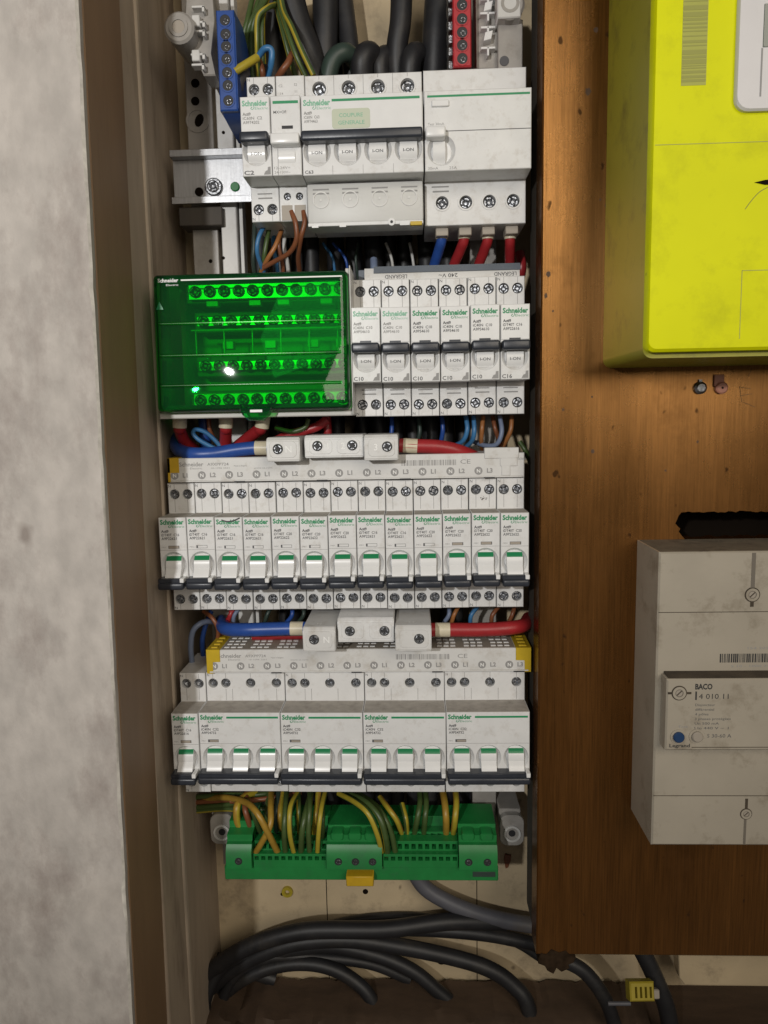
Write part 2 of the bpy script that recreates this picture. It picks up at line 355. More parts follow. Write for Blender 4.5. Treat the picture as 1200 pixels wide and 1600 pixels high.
def circ(cx, cz, r, n=20, rz=None):
    rz = rz or r
    return ((cx, cz), [(cx + r * math.cos(2 * PI * (i + 0.5) / n), cz + rz * math.sin(2 * PI * (i + 0.5) / n)) for i in range(n)])
def rect_hole(x0, x1, z0, z1):
    return (((x0 + x1) / 2, (z0 + z1) / 2), [(x0, z0), (x1, z0), (x1, z1), (x0, z1)])
def rrect(x0, x1, z0, z1, r, n=5):
    out = []
    for cx, cz, a in ((x1 - r, z1 - r, 0), (x0 + r, z1 - r, 90), (x0 + r, z0 + r, 180), (x1 - r, z0 + r, 270)):
        for i in range(n + 1):
            t = math.radians(a + 90 * i / n); out.append((cx + r * math.cos(t), cz + r * math.sin(t)))
    return out

TXT = {}
def text_mesh(s, w, h, mname, bold):
    k = (s, w, h, mname, bold)
    if k in TXT: return TXT[k]
    cu = bpy.data.curves.new('print', 'FONT'); cu.body = s; cu.size = 1; cu.resolution_u = 2; cu.offset = bold
    o = bpy.data.objects.new('print', cu); COL.objects.link(o)
    me = bpy.data.meshes.new_from_object(o.evaluated_get(bpy.context.evaluated_depsgraph_get()))
    bpy.data.objects.remove(o); bpy.data.curves.remove(cu)
    xs = [v.co.x for v in me.vertices]; ys = [v.co.y for v in me.vertices]
    x0, x1, y0, y1 = min(xs), max(xs), min(ys), max(ys)
    sy = (h / 0.72) if h else None
    sx = (w / (x1 - x0)) if w else sy
    if sy is None: sy = sx
    for v in me.vertices: v.co = Vector(((v.co.x - x0) * sx * MM, 0, v.co.y * sy * MM))
    me.materials.clear(); me.materials.append(MATS[mname]); TXT[k] = me
    return me
def text(name, s, x, z, d, w=None, h=None, m='grey_print', parent=None, o=(0, 0, 0), bold=0.0, rot=None):
    """flat lettering; x, z = left end of the base line, h = capital height, w = width"""
    t = put(name, text_mesh(s, w, h, m, bold), parent, (x - o[0], d - o[1], z - o[2]))
    if rot: t.rotation_euler = rot
    return t
def logo(x, z, d, w, parent, o, pale=False):
    m = 'green_pale_print' if pale else 'green_print'
    text('logo_print', 'Schneider', x, z - w * .012, d, w, w * 0.20, m, parent, o, 0.042)
    text('logo_print', 'Electric', x + w * 0.50, z - w * 0.155, d, w * 0.52, w * 0.10, m, parent, o, 0.0)
    # the tail of the h that loops below the base line
    mb = MB(o); mb.tube([(x + w * .47, d, z - .1), (x + w * .46, d, z - w * .10), (x + w * .40, d, z - w * .15), (x + w * .345, d, z - w * .11), (x + w * .40, d, z - w * .055)], w * 0.014, 4, sub=3)
    part('logo_print', mb, m, parent)

# a pozidriv screw head: disc with a sunk cross, shared by every terminal
def screw_mesh(r, dep=1.3):
    mb = MB(); n = 24; rad = [0.0, 0.22, 0.62, 0.80, 1.0]; rings = []
    c = mb.v(0, dep, 0)
    for k, q in enumerate(rad[1:], 1):
        ring = []
        for i in range(n):
            a = 2 * PI * i / n; arm = abs(((a + PI / 4) % (PI / 2)) - PI / 4) < 0.2
            d = (dep if (k == 1 or (k == 2 and arm)) else (0.0 if k < 4 else 0.5))
            ring.append(mb.v(q * r * math.cos(a), d, q * r * math.sin(a)))
        rings.append(ring)
    base = [mb.v(r * math.cos(2 * PI * i / n), 3.0, r * math.sin(2 * PI * i / n)) for i in range(n)]; rings.append(base)
    for i in range(n): mb.f([c, rings[0][i], rings[0][(i + 1) % n]])
    for a, b in zip(rings, rings[1:]):
        for i in range(n): mb.f([a[i], a[(i + 1) % n], b[(i + 1) % n], b[i]])
    return mb.mesh('terminal_screw', 'screw_steel', 30)
SCREW = {r: screw_mesh(r) for r in (1.8, 2.9, 3.1, 3.6, 4.0)}
def screw(x, d, z, r, parent, o, name='terminal_screw'):
    s = put(name, SCREW[r], parent, (x - o[0], d - o[1], z - o[2]), random.uniform(0, PI / 2))
    s.rotation_euler.x = random.uniform(-0.05, 0.22); s.rotation_euler.z = random.uniform(-0.16, 0.16)
    return s

# ================================================================== the recess
ZT, ZB = 440, -395
def vedge(z): return 0.6 + (z - 0) * 0.0128                     # the plaster edge leans a little
mb = MB((-60, -12, ZB))
zs = [ZB - 40 + i * (ZT + 90 - ZB) / 90 for i in range(91)]
fr, ed, sd = [], [], []
for z in zs:
    j = random.uniform(-0.5, 0.35) if random.random() < 0.6 else random.uniform(-1.3, 0.3)
    fr.append((mb.v(-360, -80, z), mb.v(vedge(z) - 2.2 + j, -80, z), mb.v(vedge(z) - 1.2 + j * .3, -78.6, z), mb.v(vedge(z) - 9, -12, z), mb.v(-360, -12, z)))
for a, b in zip(fr, fr[1:]):
    for k in range(5): mb.f([a[k], a[(k + 1) % 5], b[(k + 1) % 5], b[k]], 1 if k == 1 else 0)
mb.f(list(fr[0])); mb.f(list(fr[-1])[::-1])
tag(part('plaster_wall', mb, ['plaster', 'chipped_edge']), 'grey mottled plaster wall standing in front at the left edge', 'wall')

cab = thing('cabinet_recess', 'brown wooden sides of the recess round the breaker rows', 'cabinet', (0, 118, ZB))
co = (0, 118, ZB)
mb = MB(co); 
prev = None
for i in range(25):
    z = ZB - 40 + i * (ZT + 80 - ZB) / 24; e = vedge(z) - 0.9
    cur = [mb.v(e - 1.6, -74, z), mb.v(e - .4, -73, z), mb.v(e + 1.2 - 5, -14, z), mb.v(e - 8, -13, z)]
    if prev:
        for k in range(4): mb.f([prev[k], prev[(k + 1) % 4], cur[(k + 1) % 4], cur[k]])
    prev = cur
part('jamb', mb, 'jamb_wood', cab)
part('side_board', MB(co).box(-26, -6, -13.5, 30, ZB - 40, ZT + 60, 0.8), 'side_wood', cab)
part('edge_strip', MB(co).box(-20, -4.5, 27, 33, ZB - 40, ZT + 60, 1.2), 'edge_wood', cab)
part('side_panel', MB(co).box(-26, -7.5, 32, 119, ZB - 40, ZT + 60), 'side_wood', cab)

bw = MB((120, 122, ZB)); 
holes = [((p[0], p[2]), r) for p, r in ((P(571, 1393, 118), 2.3), (P(690, 1500, 118), 4.2), (P(441, 1397, 118), 1.5))]
bw.shell(-12, 760, ZB - 5, ZT + 60, 118, 128, 0.5)
bwo = tag(part('back_wall', bw, 'back_cream'), 'stained cream board at the back of the recess, behind the cables', 'wall')
for (x, z), r in holes:
    mb = MB((120, 122, ZB)); mb.cyl(x, 117.75, 119, z, r, 16); part('drill_hole', mb, 'gap_shade', bwo)
p = P(449, 1393, 117); mb = MB((120, 122, ZB)); mb.ring(p[0], 115.5, 119, p[2], 4.6, 2.0, 20); pl = part('wall_plug', mb, 'wire_yellow', bwo)
mb = MB((120, 122, ZB)); p = P(793, 1345, 117); mb.prism_d([(p[0] - 2, p[2] + 6), (p[0] - 3, p[2] + 1), (p[0] - 1.5, p[2] - 7), (p[0] + .4, p[2] - 6), (p[0] + 2.6, p[2]), (p[0] + 3, p[2] + 5)], 116.6, 118.5, .4); part('gouge', mb, 'wire_brown', bwo)
# seams of the cream boards
for px in (510, 745): 
    p0 = P(px, 1385, 118); mb = MB((120, 122, ZB)); mb.box(p0[0] - .35, p0[0] + .35, 117.9, 119, ZB, -270); part('seam', mb, 'gap_shade', bwo)

fl = MB((120, 20, ZB - 6)); fl.box(-30, 780, -30, 120, ZB - 20, ZB + 1, 0.5)
f_ = part('floor', fl, 'floor_wood'); f_['kind'] = 'structure'

# ================================================================== the wooden board on the right
bo = (350, 20, -276)
board = thing('mounting_board', 'varnished brown wooden board on the right, carrying the yellow meter', 'board', bo)
rh = random.Random(11); hole = ((372, 12.5), [(323.5, 14.5), (325.4, 19.3)] + [(327 + 2.2 * k, 21.6 + rh.uniform(-.6, .5)) for k in range(38)] + [(416, 18), (420, 12)] + [(410 - 2.4 * k, 3.4 + rh.uniform(-.6, .6)) for k in range(34)] + [(327.5, 7.2), (325.8, 9.5), (326.6, 11.4)])
mb = MB(bo); mb.shell(240.2, 760, -276.5, 490, 0, 20, 0.9, [hole], 20.0, 1.0, True)
part('panel', mb, 'varnished_wood', board)
mb = MB(bo); mb.box(290, 520, 52, 56, -20, 40); part('hole_shade', mb, 'gap_shade', board)  # added black sheet behind the opening, stands for the shade inside it
part('batten', MB(bo).box(240.6, 275, 20.2, 46, -270, 490, 0.6), 'batten_dark', board)
mb = MB(bo)
q = [P(x, y, 8) for x, y in ((838, 1484), (842, 1476), (850, 1478), (858, 1470), (870, 1475), (880, 1472), (888, 1480), (896, 1483), (893, 1490), (884, 1494), (886, 1499), (874, 1505), (866, 1499), (861, 1508), (852, 1503), (848, 1496), (838, 1492))]
mb.prism_d([(a[0], a[2]) for a in q], -0.6, 16, 0.5); part('broken_corner', mb, 'rotten_wood', board)

rd = random.Random(5)
for px, py, r in ((931, 47, 1.9), (919, 143, 2.6), (857, 428, 2.2), (853, 462, 1.7), (938, 312, 1.0), (946, 321, .9), (864, 486, .9), (926, 705, 1.6), (880, 640, 1.1), (1090, 690, 1.3), (1040, 735, 1.0), (925, 620, .9)):
    r *= .75; c = P(px, py, 0); mb = MB(bo); mb.prism_d([(c[0] + r * rd.uniform(.6, 1.1) * math.cos(a), c[2] + r * rd.uniform(.7, 1.3) * math.sin(a)) for a in [2 * PI * k / 11 for k in range(11)]], -.04, .5); part('dent', mb, 'dent_brown', board)
# ---- yellow meter
mo = (350, 0, 250)
meter = thing('electricity_meter', 'yellow electricity meter with grey display frame, upper right on the board', 'meter', mo)
mb = MB(mo); mb.prism_d(rrect(277.5, 450, 110.0, 420, 5), -79, -0.1); part('housing', mb, 'meter_yellow_shaded', meter)
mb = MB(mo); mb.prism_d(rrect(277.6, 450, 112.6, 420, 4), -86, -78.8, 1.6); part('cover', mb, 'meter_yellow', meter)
mb = MB(mo); mb.box(290.3, 301.8, -86.15, -85.8, 235, 420); lab = part('barcode_label', mb, 'meter_label', meter)
mb = MB(mo); z = 236.5
while z < 300:
    h = random.choice((0.5, 0.8, 1.2, 2.0)); mb.box(290.5, 301.6, -86.25, -86.1, z, z + h); z += h + random.choice((0.5, 0.9, 1.6))
part('barcode', mb, 'meter_label_dark', lab)
mb = MB(mo); mb.prism_d(rrect(314.8, 440, 222, 420, 6), -89, -85.5, 1.0); bez = part('display_frame', mb, 'bezel_grey', meter)
mb = MB(mo); mb.box(326, 420, -89.3, -88.8, 249.3, 268, 0.2); part('screen', mb, 'lcd', bez)
mb = MB(mo); mb.box(325.5, 326.2, -89.2, -88.9, 228, 249); part('frame_seam', mb, 'grey_light_print', bez)
mb = MB(mo)
mb.box(279, 449, -86.1, -85.8, 208.8, 209.15); mb.box(322, 449, -86.1, -85.8, 150, 150.35); mb.box(321.8, 322.15, -86.1, -85.8, 118, 150.3)
part('seam', mb, 'meter_label', meter)
mb = MB(mo)
mb.prism_d([(326, 190.6), (331, 189.4), (345, 189.2), (360, 189.4), (360, 191.6), (340, 191.8), (331, 191.6)], -86.4, -84); part('sealing_slot', mb, 'gap_shade', meter)
mb = MB(mo); mb.tube([(334, -86, 189), (329, -86, 186.5), (325.5, -86, 183), (322.2, -86, 178.6)], .22, 5, sub=4); part('drip', mb, 'meter_label_dark', meter)
mb = MB(mo); mb.tube([(337, -86, 189), (336.4, -86, 184), (334.5, -86, 176)], .18, 5, sub=4); part('drip', mb, 'meter_label_dark', meter)
c = P(1095, 606, -2)
mb = MB((c[0], 0, c[2])); mb.cyl(c[0], -3.4, 0, c[2], 3.7, 20, c=1.4); mb.box(c[0] - 1, c[0] + 1, -1.5, 0, c[2], c[2] + 5)
tag(part('screw', mb, 'screw_steel'), 'shiny round screw head in the board just under the yellow meter', 'screw')
c = P(1128, 606, -2); sp = thing('lead_seal', 'pale pink seal on the board beside the shiny screw under the meter', 'seal', (c[0], 0, c[2]))
mb = MB((c[0], 0, c[2])); mb.cyl(c[0], -3, 0, c[2], 3.6, 18, c=.8); mb.box(c[0] - 4.6, c[0] + 1.5, -1.6, -0.1, c[2] + 1, c[2] + 8, .4); part('seal_disc', mb, 'seal_pink', sp)
mb = MB((c[0], 0, c[2])); mb.cyl(c[0], -3.1, -2.8, c[2], 0.7, 10); part('seal_hole', mb, 'gap_shade', sp)
# scratched marks in the varnish
mb = MB((360, 0, 90))
for x0, z0, x1, z1 in ((359, 98, 361, 88), (360, 97, 366, 96), (360, 92, 367, 93), (362, 88, 369, 85), (364, 103, 366, 108)):
    n = Vector((-(z1 - z0), 0, x1 - x0)).normalized() * 0.13
    mb.f([mb.v(x0 - n.x, -.06, z0 - n.z), mb.v(x0 + n.x, -.06, z0 + n.z), mb.v(x1 + n.x, -.06, z1 + n.z), mb.v(x1 - n.x, -.06, z1 - n.z)])
sc_ = part('scratch', mb, 'grime', board); sc_.location = Vector((360 - bo[0], 0 - bo[1], 90 - bo[2])) * MM

# ---- old main breaker
ao = (350, 0, -84)
old = thing('main_breaker', 'dirty off white main breaker box with a small blue button, lower right on the board', 'breaker box', ao)
mb = MB(ao); mb.shell(300.6, 450, -172.5, 4.6, -42, -0.1, 1.0); part('case', mb, 'old_white', old)
mb = MB(ao); mb.prism_x([(-41.2, 4.75), (-0.2, 4.75), (-0.2, 4.3), (-41.2, 4.3)], 301.5, 450); part('dirty_top', mb, 'old_grime_top', old)
mb = MB(ao); mb.shell(303.6, 450, -108.6, -66.5, -52, -41, 0.9); mb.prism_x([(-51, -66.45), (-42, -66.2), (-42, -67), (-51, -67)], 304.5, 450); part('front_block', mb, 'old_white', old)
mb = MB(ao); mb.prism_x([(-50.5, -66.2), (-42, -65.0), (-41.8, -66.4), (-50.5, -66.6)], 305, 450); part('dust_ledge', mb, 'grime', old)
mb = MB(ao)
mb.box(301.2, 450, -42.08, -41.7, -30.6, -30.2); mb.box(301.2, 450, -42.08, -41.7, -141.4, -141.0); mb.box(304, 450, -41.95, -41.5, -110.5, -108.7)
part('seam', mb, 'grime', old)
def cover_screw(x, z, d, r, slots):
    mb = MB(ao); mb.ring(x, d - 0.5, d + 1, z, r, r * 0.62, 22); rg = part('screw_collar', mb, 'old_white', old)
    mb = MB(ao); mb.ring(x, d - 0.14, d + 1, z, r * 1.17, r * .9, 22); part('grimy_ring', mb, 'grime', old)
    mb = MB(ao); mb.ring(x, d - 0.3, d + 1, z, r * .66, r * .5, 22); part('grimy_ring', mb, 'groove_grey', old)
    mb = MB(ao); mb.cyl(x, d - 0.25, d + 1, z, r * 0.6, 18, c=.3); sw = part('cover_screw', mb, 'button_grey', old)
    mb = MB(ao); mb.prism_d([(x - r * .42, z - r * .30), (x - r * .3, z - r * .42), (x + r * .42, z + r * .30), (x + r * .3, z + r * .42)], d - .33, d); part('drive_slot', mb, 'grime', sw)
    mb = MB(ao)
    for a in slots: mb.box(a[0], a[1], d - .12, d + .5, a[2], a[3])
    part('groove', mb, 'grime', old)
cover_screw(353.3, -20.5, -42, 3.7, [(352.3, 354.3, -27.5, -24)])
mb = MB(ao); mb.box(352.2, 354.4, -42.15, -41.6, -16.4, 3.6); part('groove', mb, 'groove_grey', old)
cover_screw(355.2, -152.5, -42, 3.0, [(354.4, 356.0, -149.3, -143), ])
mb = MB(ao); mb.box(354.2, 355.6, -42.15, -41.6, -171.5, -156); part('groove', mb, 'groove_grey', old)
cover_screw(310.6, -74.5, -52, 3.7, [(304.3, 306.9, -75.2, -73.9), (314.3, 317.4, -75.2, -73.9)])
def button(name, x, z, r, m):
    mb = MB(ao); mb.cyl(x, -54.2, -51, z, r, 22, c=.6); b = part(name, mb, m, old)
    mb = MB(ao); mb.ring(x, -52.5, -51.5, z, r + 1.3, r + .05, 22); part('button_collar', mb, 'old_white', old)
button('test_button', 310.8, -100.3, 3.1, 'button_blue'); button('rating_dial', 321.2, -100.0, 3.1, 'button_grey')
D = -52.07
text('maker_print', 'BACO', 319.4, -72.3, D, 9.6, 3.2, 'black_print', old, ao, 0.04)
mb = MB(ao); mb.box(319.6, 320.5, D, -51.9, -78.6, -73.6); part('print_bar', mb, 'black_print', old)
text('reference_print', '4 010 11', 321.6, -78.0, D, 16.5, 3.1, 'black_print', old, ao, 0.0)
for i, (s, w) in enumerate((('Disjoncteur', 11), ('différentiel', 10.5), ('4 pôles', 7.5), ('3 phases protégées', 20), ('Un 500 mA', 13.5), ('Un 440 V ~  I', 19))):
    text('small_print', s, 319.8, -82.2 - i * 2.75, D, w, 1.5, 'grey_print', old, ao)
text('rating_print', 'S 30-60 A', 327.0, -100.9, D, 13.5, 2.2, 'grey_print', old, ao)
text('maker_print', 'Legrand', 306.0, -106.6, D, 11.5, 2.0, 'black_print', old, ao, 0.02)
text('small_print', 'Test', 310.5, -95.0, D, 5.5, 1.4, 'grey_light_print', old, ao)
mb = MB(ao); mb.box(318.5, 450, D, -51.9, -106.9, -106.5); part('print_line', mb, 'grime', old)
mb = MB(ao); x = 336.5
while x < 372:
    w = random.choice((0.3, 0.45, 0.8)); mb.box(x, x + w, -42.08, -41.8, -60.2, -55.0); x += w + random.choice((0.3, 0.45, 0.6))
part('barcode', mb, 'black_print', old)
text('small_print', 'S 10 - 1000 74', 343, -63.0, -42.06, 22, 1.4, 'grey_light_print', old, ao)
text('small_print', '154 2027', 352, -52.4, -42.06, 14, 1.4, 'grey_light_print', old, ao)

# ================================================================== modular devices
Z1, Z2, Z3, Z4 = 248.86, 126.54, 0.0, -129.23
X1, X2, X3, X4 = 63.05, 125.57, 0.0, 1.2
DR = 62
O = (0, DR, 0)
CACHE = {}
def cached(key, name, fn, mats, ang=40):
    if key not in CACHE:
        mb = MB(O); fn(mb); CACHE[key] = mb.mesh(name, mats, ang)
    return CACHE[key]
def body_fn(w, top, bot, nose, rh, rb, tt=42.5, tb=-43.0, nd=4.0):
    def fn(mb):
        g = 0.27
        mb.shell(g, w - g, 22.0, tt, 21.7, 66, 0.4, [circ(x, z, rh) for x, z in top], 4.5)
        mb.shell(g, w - g, -22.2, 22.5, 0, 66, 0.4, [circ(x, z, r, 28, r * 1.06) for x, z, r in nose], nd, 0.72)
        mb.shell(g, w - g, tb, -21.9, 21.7, 66, 0.4, [circ(x, z, rb) for x, z in bot], 4.5)
    return fn
def barrel_fn(x0, x1, zc=-8.6, r=8.4, a0=-66, a1=66, dc=7.4):
    def fn(mb):
        pr = [(dc - r * math.cos(math.radians(a0 + (a1 - a0) * i / 18)), zc + r * math.sin(math.radians(a0 + (a1 - a0) * i / 18))) for i in range(19)]
        mb.prism_x(pr, x0, x1, True)
    return fn
def arc_fn(x0, x1, a0, a1, zc=-8.6, r=8.47, dc=7.4):
    def fn(mb):
        pr = [(dc - q * math.cos(math.radians(a)), zc + q * math.sin(math.radians(a))) for q, rng in ((r, range(0, 9)), (r - 0.5, range(8, -1, -1))) for a in [a0 + (a1 - a0) * i / 8 for i in rng]]
        mb.prism_x(pr, x0, x1, True)
    return fn
def bar_fn(x0, x1, z0, z1, d0, d1, c=1.4):
    return lambda mb: mb.box(x0, x1, d0, d1, z0, z1, c, 3)
def slits(root, xs, z0, z1, key, m='grey_light_print'):
    put('slit', cached(('slit', key), 'slit', lambda mb: [mb.box(x - .13, x + .13, 21.62, 21.9, z0, z1) for x in xs], m), root)
def prints(root, x, zt, dd, lines, w, m, mb_=0.0, sp=2.35):
    for i, (s, k) in enumerate(lines):
        text('rating_print', s, x, zt - i * sp, dd, w * k, 1.7, m, root, O, 0.04 if i == 0 else 0.018)

TS = [(4.7, 35.2), (13.3, 35.2)]; BS = [(4.7, -35.6), (13.3, -35.6)]
def base_device(name, label, cat, X, Zr, group):
    r = thing(name, label, cat, (X, DR + random.uniform(-.4, .4), Zr + random.uniform(-.3, .3)), group)
    r.rotation_euler = (random.uniform(-.004, .004), random.uniform(-.0035, .0035), 0); return r     # no two sit quite the same

def switch_up(root, x, w=10.2):
    """light toggle barrel printed I-ON under a dark handle"""
    put('toggle', cached(('tgl', x), 'toggle', barrel_fn(x - w / 2, x + w / 2), 'toggle_white'), root)
    put('toggle_stop', cached(('stop', x), 'toggle_stop', arc_fn(x - w / 2 + .2, x + w / 2 - .2, -66, -42, r=8.75), 'white_plastic'), root)
    text('switch_print', 'I-ON', x - 3.1, -10.6, -1.06, 6.2, 1.7, 'grey_print', root, O, 0.012)
def mcb_up(X, Zr, label, lines, rating, group, pale):
    r = base_device('circuit_breaker', label, 'circuit breaker', X, Zr, group)
    put('body', cached('mcb_up', 'body', body_fn(18, TS, BS, [(8.9, -8.0, 8.1)], 3.35, 3.35), 'white_plastic'), r)
    put('label_plate', cached('lblp', 'label_plate', lambda mb: mb.box(0.55, 17.45, -.35, 0.3, 1.7, 22.2, .15), 'label_white'), r)
    put('slot', cached('slotu', 'slot', lambda mb: mb.box(5.4, 12.2, -.45, 0.3, 0.4, 2.6, .1), 'dark_handle'), r)
    put('handle', cached('hndu', 'handle', bar_fn(.45, 17.3, -4.9, 0.9, -7.5, 2), 'dark_handle'), r)
    switch_up(r, 8.9)
    for x, z in TS + BS: screw(x, 23.3, z, 3.1, r, O)
    slits(r, (4.7, 13.3), 38.6, 42.0, 'a'); slits(r, (4.7, 13.3), 23.5, 31.8, 'b'); slits(r, (4.7, 13.3), -42.6, -39.0, 'c')
    put('slot', cached('slotb', 'slot', lambda mb: (mb.box(4.4, 13.6, 21.5, 22, -26.6, -25.9), mb.box(4.8, 13.6, 21.5, 22, -29.3, -28.5)), 'grey_light_print'), r)
    logo(1.4, 17.4, -.42, 15.2, r, O, pale)
    prints(r, 1.6, 11.9, -.42, lines, 11.5, 'grey_light_print' if pale else 'grey_print')
    text('rating_print', rating, 1.1, -21.3, -.06, 6.0, 2.35, 'grey_print', r, O, 0.02)
    put('pictogram', cached('pict', 'pictogram', lambda mb: mb.prism_d([(12.8, -21.5), (17, -21.5), (17, -17.0), (15.4, -17.2), (15.2, -19), (14, -19.4)], -.05, .2), 'grey_light_print'), r)
    text('terminal_print', 'N', 0.8, 40.0, 21.62, None, 1.8, 'grey_print', r, O); text('terminal_print', 'N', 0.8, -42.2, 21.62, None, 1.8, 'grey_print', r, O)
    return r
def switch_down(root, x, bar_x0, bar_x1):
    put('toggle', cached(('tgd', x), 'toggle', barrel_fn(x - 5.0, x + 5.0), 'toggle_white'), root)
    put('green_flag', cached(('flag', x), 'green_flag', arc_fn(x - 4.9, x + 4.9, 24, 47), 'green_flag'), root)
    put('toggle_lip', cached(('lip', x), 'toggle_lip', lambda mb: mb.prism_x([(-.8, -10.0), (-2.2, -12.0), (-4.6, -15.6), (-4.6, -16.6), (4, -16.6), (4, -10)], x - 4.9, x + 4.9), 'toggle_white'), root)
def handle_down(root, w):
    put('handle', cached(('hndd', w), 'handle', lambda mb: (mb.box(.5, w - 3.6, -8.0, 3, -18.6, -15.4, .5), mb.box(.5, w - .9, -9.6, 1, -22.4, -17.6, 1.5, 3)), 'dark_handle'), root)
    put('latch_tab', cached(('tab', w), 'latch_tab', lambda mb: mb.box(w - 3.5, w - .9, -8.6, 3, -17.9, -15.0, .3), 'toggle_white'), root)
def common_down(r, w, lines, pale=False):
    logo(1.3, 18.4, -.06, 15.2, r, O, pale)
    prints(r, 1.7, 13.0, -.06, lines, 11.5, 'grey_light_print' if pale else 'grey_print')
    put('seam', cached(('seam', w), 'seam', lambda mb: mb.box(.5, w - .5, -.05, .3, 1.55, 1.75), 'grey_light_print'), r)
    text('small_print', 'MEC', 1.6, 3.1, -.06, 3.0, 0.9, 'grey_light_print', r, O)
    put('indicator_frame', cached('indf', 'indicator_frame', lambda mb: mb.box(5.9, 12.9, -.06, .3, 2.6, 4.5), 'grey_print'), r)
def mcb_down(X, Zr, label, lines, group, flagged, dirty_screws=False):
    r = base_device('circuit_breaker', label, 'circuit breaker', X, Zr, group)
    put('body', cached('mcb_dn', 'body', body_fn(18, TS, BS, [(8.9, -8.0, 8.1)], 3.35, 3.35), 'white_plastic'), r)
    put('top_dust', cached(('dust', 18), 'top_dust', lambda mb: mb.box(.7, 17.3, .8, 21.5, 22.45, 22.6), 'dusty_top'), r)
    switch_down(r, 8.9, 0, 0); handle_down(r, 18)
    for x, z in TS + BS: screw(x, 23.3, z, 3.1, r, O)
    slits(r, (4.7, 13.3), 38.6, 42.0, 'a'); slits(r, (4.7, 13.3), 23.5, 31.8, 'b'); slits(r, (4.7, 13.3), -42.6, -39.0, 'c')
    common_down(r, 18, lines)
    put('indicator_window', cached(('indw', flagged), 'indicator_window', lambda mb: mb.box(6.9 if flagged else 6.2, 12.7 if flagged else 12.4, -.1, .2, 2.8, 4.3), 'white_plastic' if flagged else 'button_grey'), r)
    put('slot', cached('slotd', 'slot', lambda mb: (mb.box(4.8, 13.4, 21.55, 22, -28.2, -26.4),), 'grey_light_print'), r)
    put('slot_inset', cached('sloti', 'slot_inset', lambda mb: (mb.box(5.5, 13.2, 21.5, 22, -28.0, -26.7),), 'toggle_white'), r)
    text('terminal_print', 'N', 0.8, 39.8, 21.62, None, 1.8, 'grey_print', r, O); text('terminal_print', 'N', 0.9, -42.3, 21.62, None, 1.8, 'grey_print', r, O)
    return r
def mcb_wide(X, Zr, label, lines, group):
    r = base_device('four_pole_breaker', label, 'circuit breaker', X, Zr, group); w = 54
    T4 = [(4.9, 35), (13.6, 35), (30.6, 35), (48.2, 35)]; B4 = [(4.9, -35.6), (13.6, -35.6), (30.6, -35.6), (48.2, -35.6)]
    put('body', cached('mcb54', 'body', body_fn(w, T4, B4, [(10.0, -8.0, 8.1), (27.3, -8.0, 8.1), (45, -8.0, 8.1)], 3.3, 3.3), 'white_plastic'), r)
    put('top_dust', cached(('dust', w), 'top_dust', lambda mb: mb.box(.7, w - .7, .8, 21.5, 22.45, 22.6), 'dusty_top'), r)
    for x in (10.0, 27.3, 45): switch_down(r, x, 0, 0)
    handle_down(r, w)
    for x, z in T4 + B4: screw(x, 23.3, z, 2.9, r, O)
    slits(r, (4.9, 13.6, 30.6, 48.2), 38.6, 42.0, 'wa'); slits(r, (13.6, 18, 36, 48.2), 23.0, 31.0, 'wb')
    common_down(r, w, lines)
    put('green_line', cached('gl54', 'green_line', lambda mb: mb.box(18.6, 52.6, -.07, .2, 18.8, 20.1), 'green_print'), r)
    put('indicator_window', cached(('indw', 'w'), 'indicator_window', lambda mb: mb.box(7.0, 12.7, -.1, .2, 2.9, 4.1), 'button_grey'), r)
    text('terminal_print', 'N', 1.0, 39.8, 21.62, None, 1.6, 'grey_print', r, O)
    return r

ORD = ['first', 'second', 'third', 'fourth', 'fifth', 'sixth', 'seventh', 'eighth', 'ninth', 'tenth', 'eleventh', 'twelfth', 'last']
# ---- second row: six with dark handles up
L2 = [('Acti9', .42), ('iC40N  C10', 1), ('A9P54610', .85)]; L2b = [('Acti9', .42), ('iDT40T  C16', 1), ('A9P22616', .85)]
lab2 = ['white C10 breaker with dark handle right beside the green see-through cover', 'second breaker from the green cover, white with glossy label and printed C10',
        'third breaker from the green cover, printed C10, with dark handle', 'fourth breaker from the green cover, printed C10, with dark handle',
        'last breaker printed C10 before the C16 one, dark handle up', 'breaker printed C16 at the right end of the dark handled row']
for i in range(6):
    mcb_up(X2 + 18 * i + (i * 0.06), Z2, lab2[i], L2b if i == 5 else L2, 'C16' if i == 5 else 'C10', 'breakers beside the green cover', i < 2)
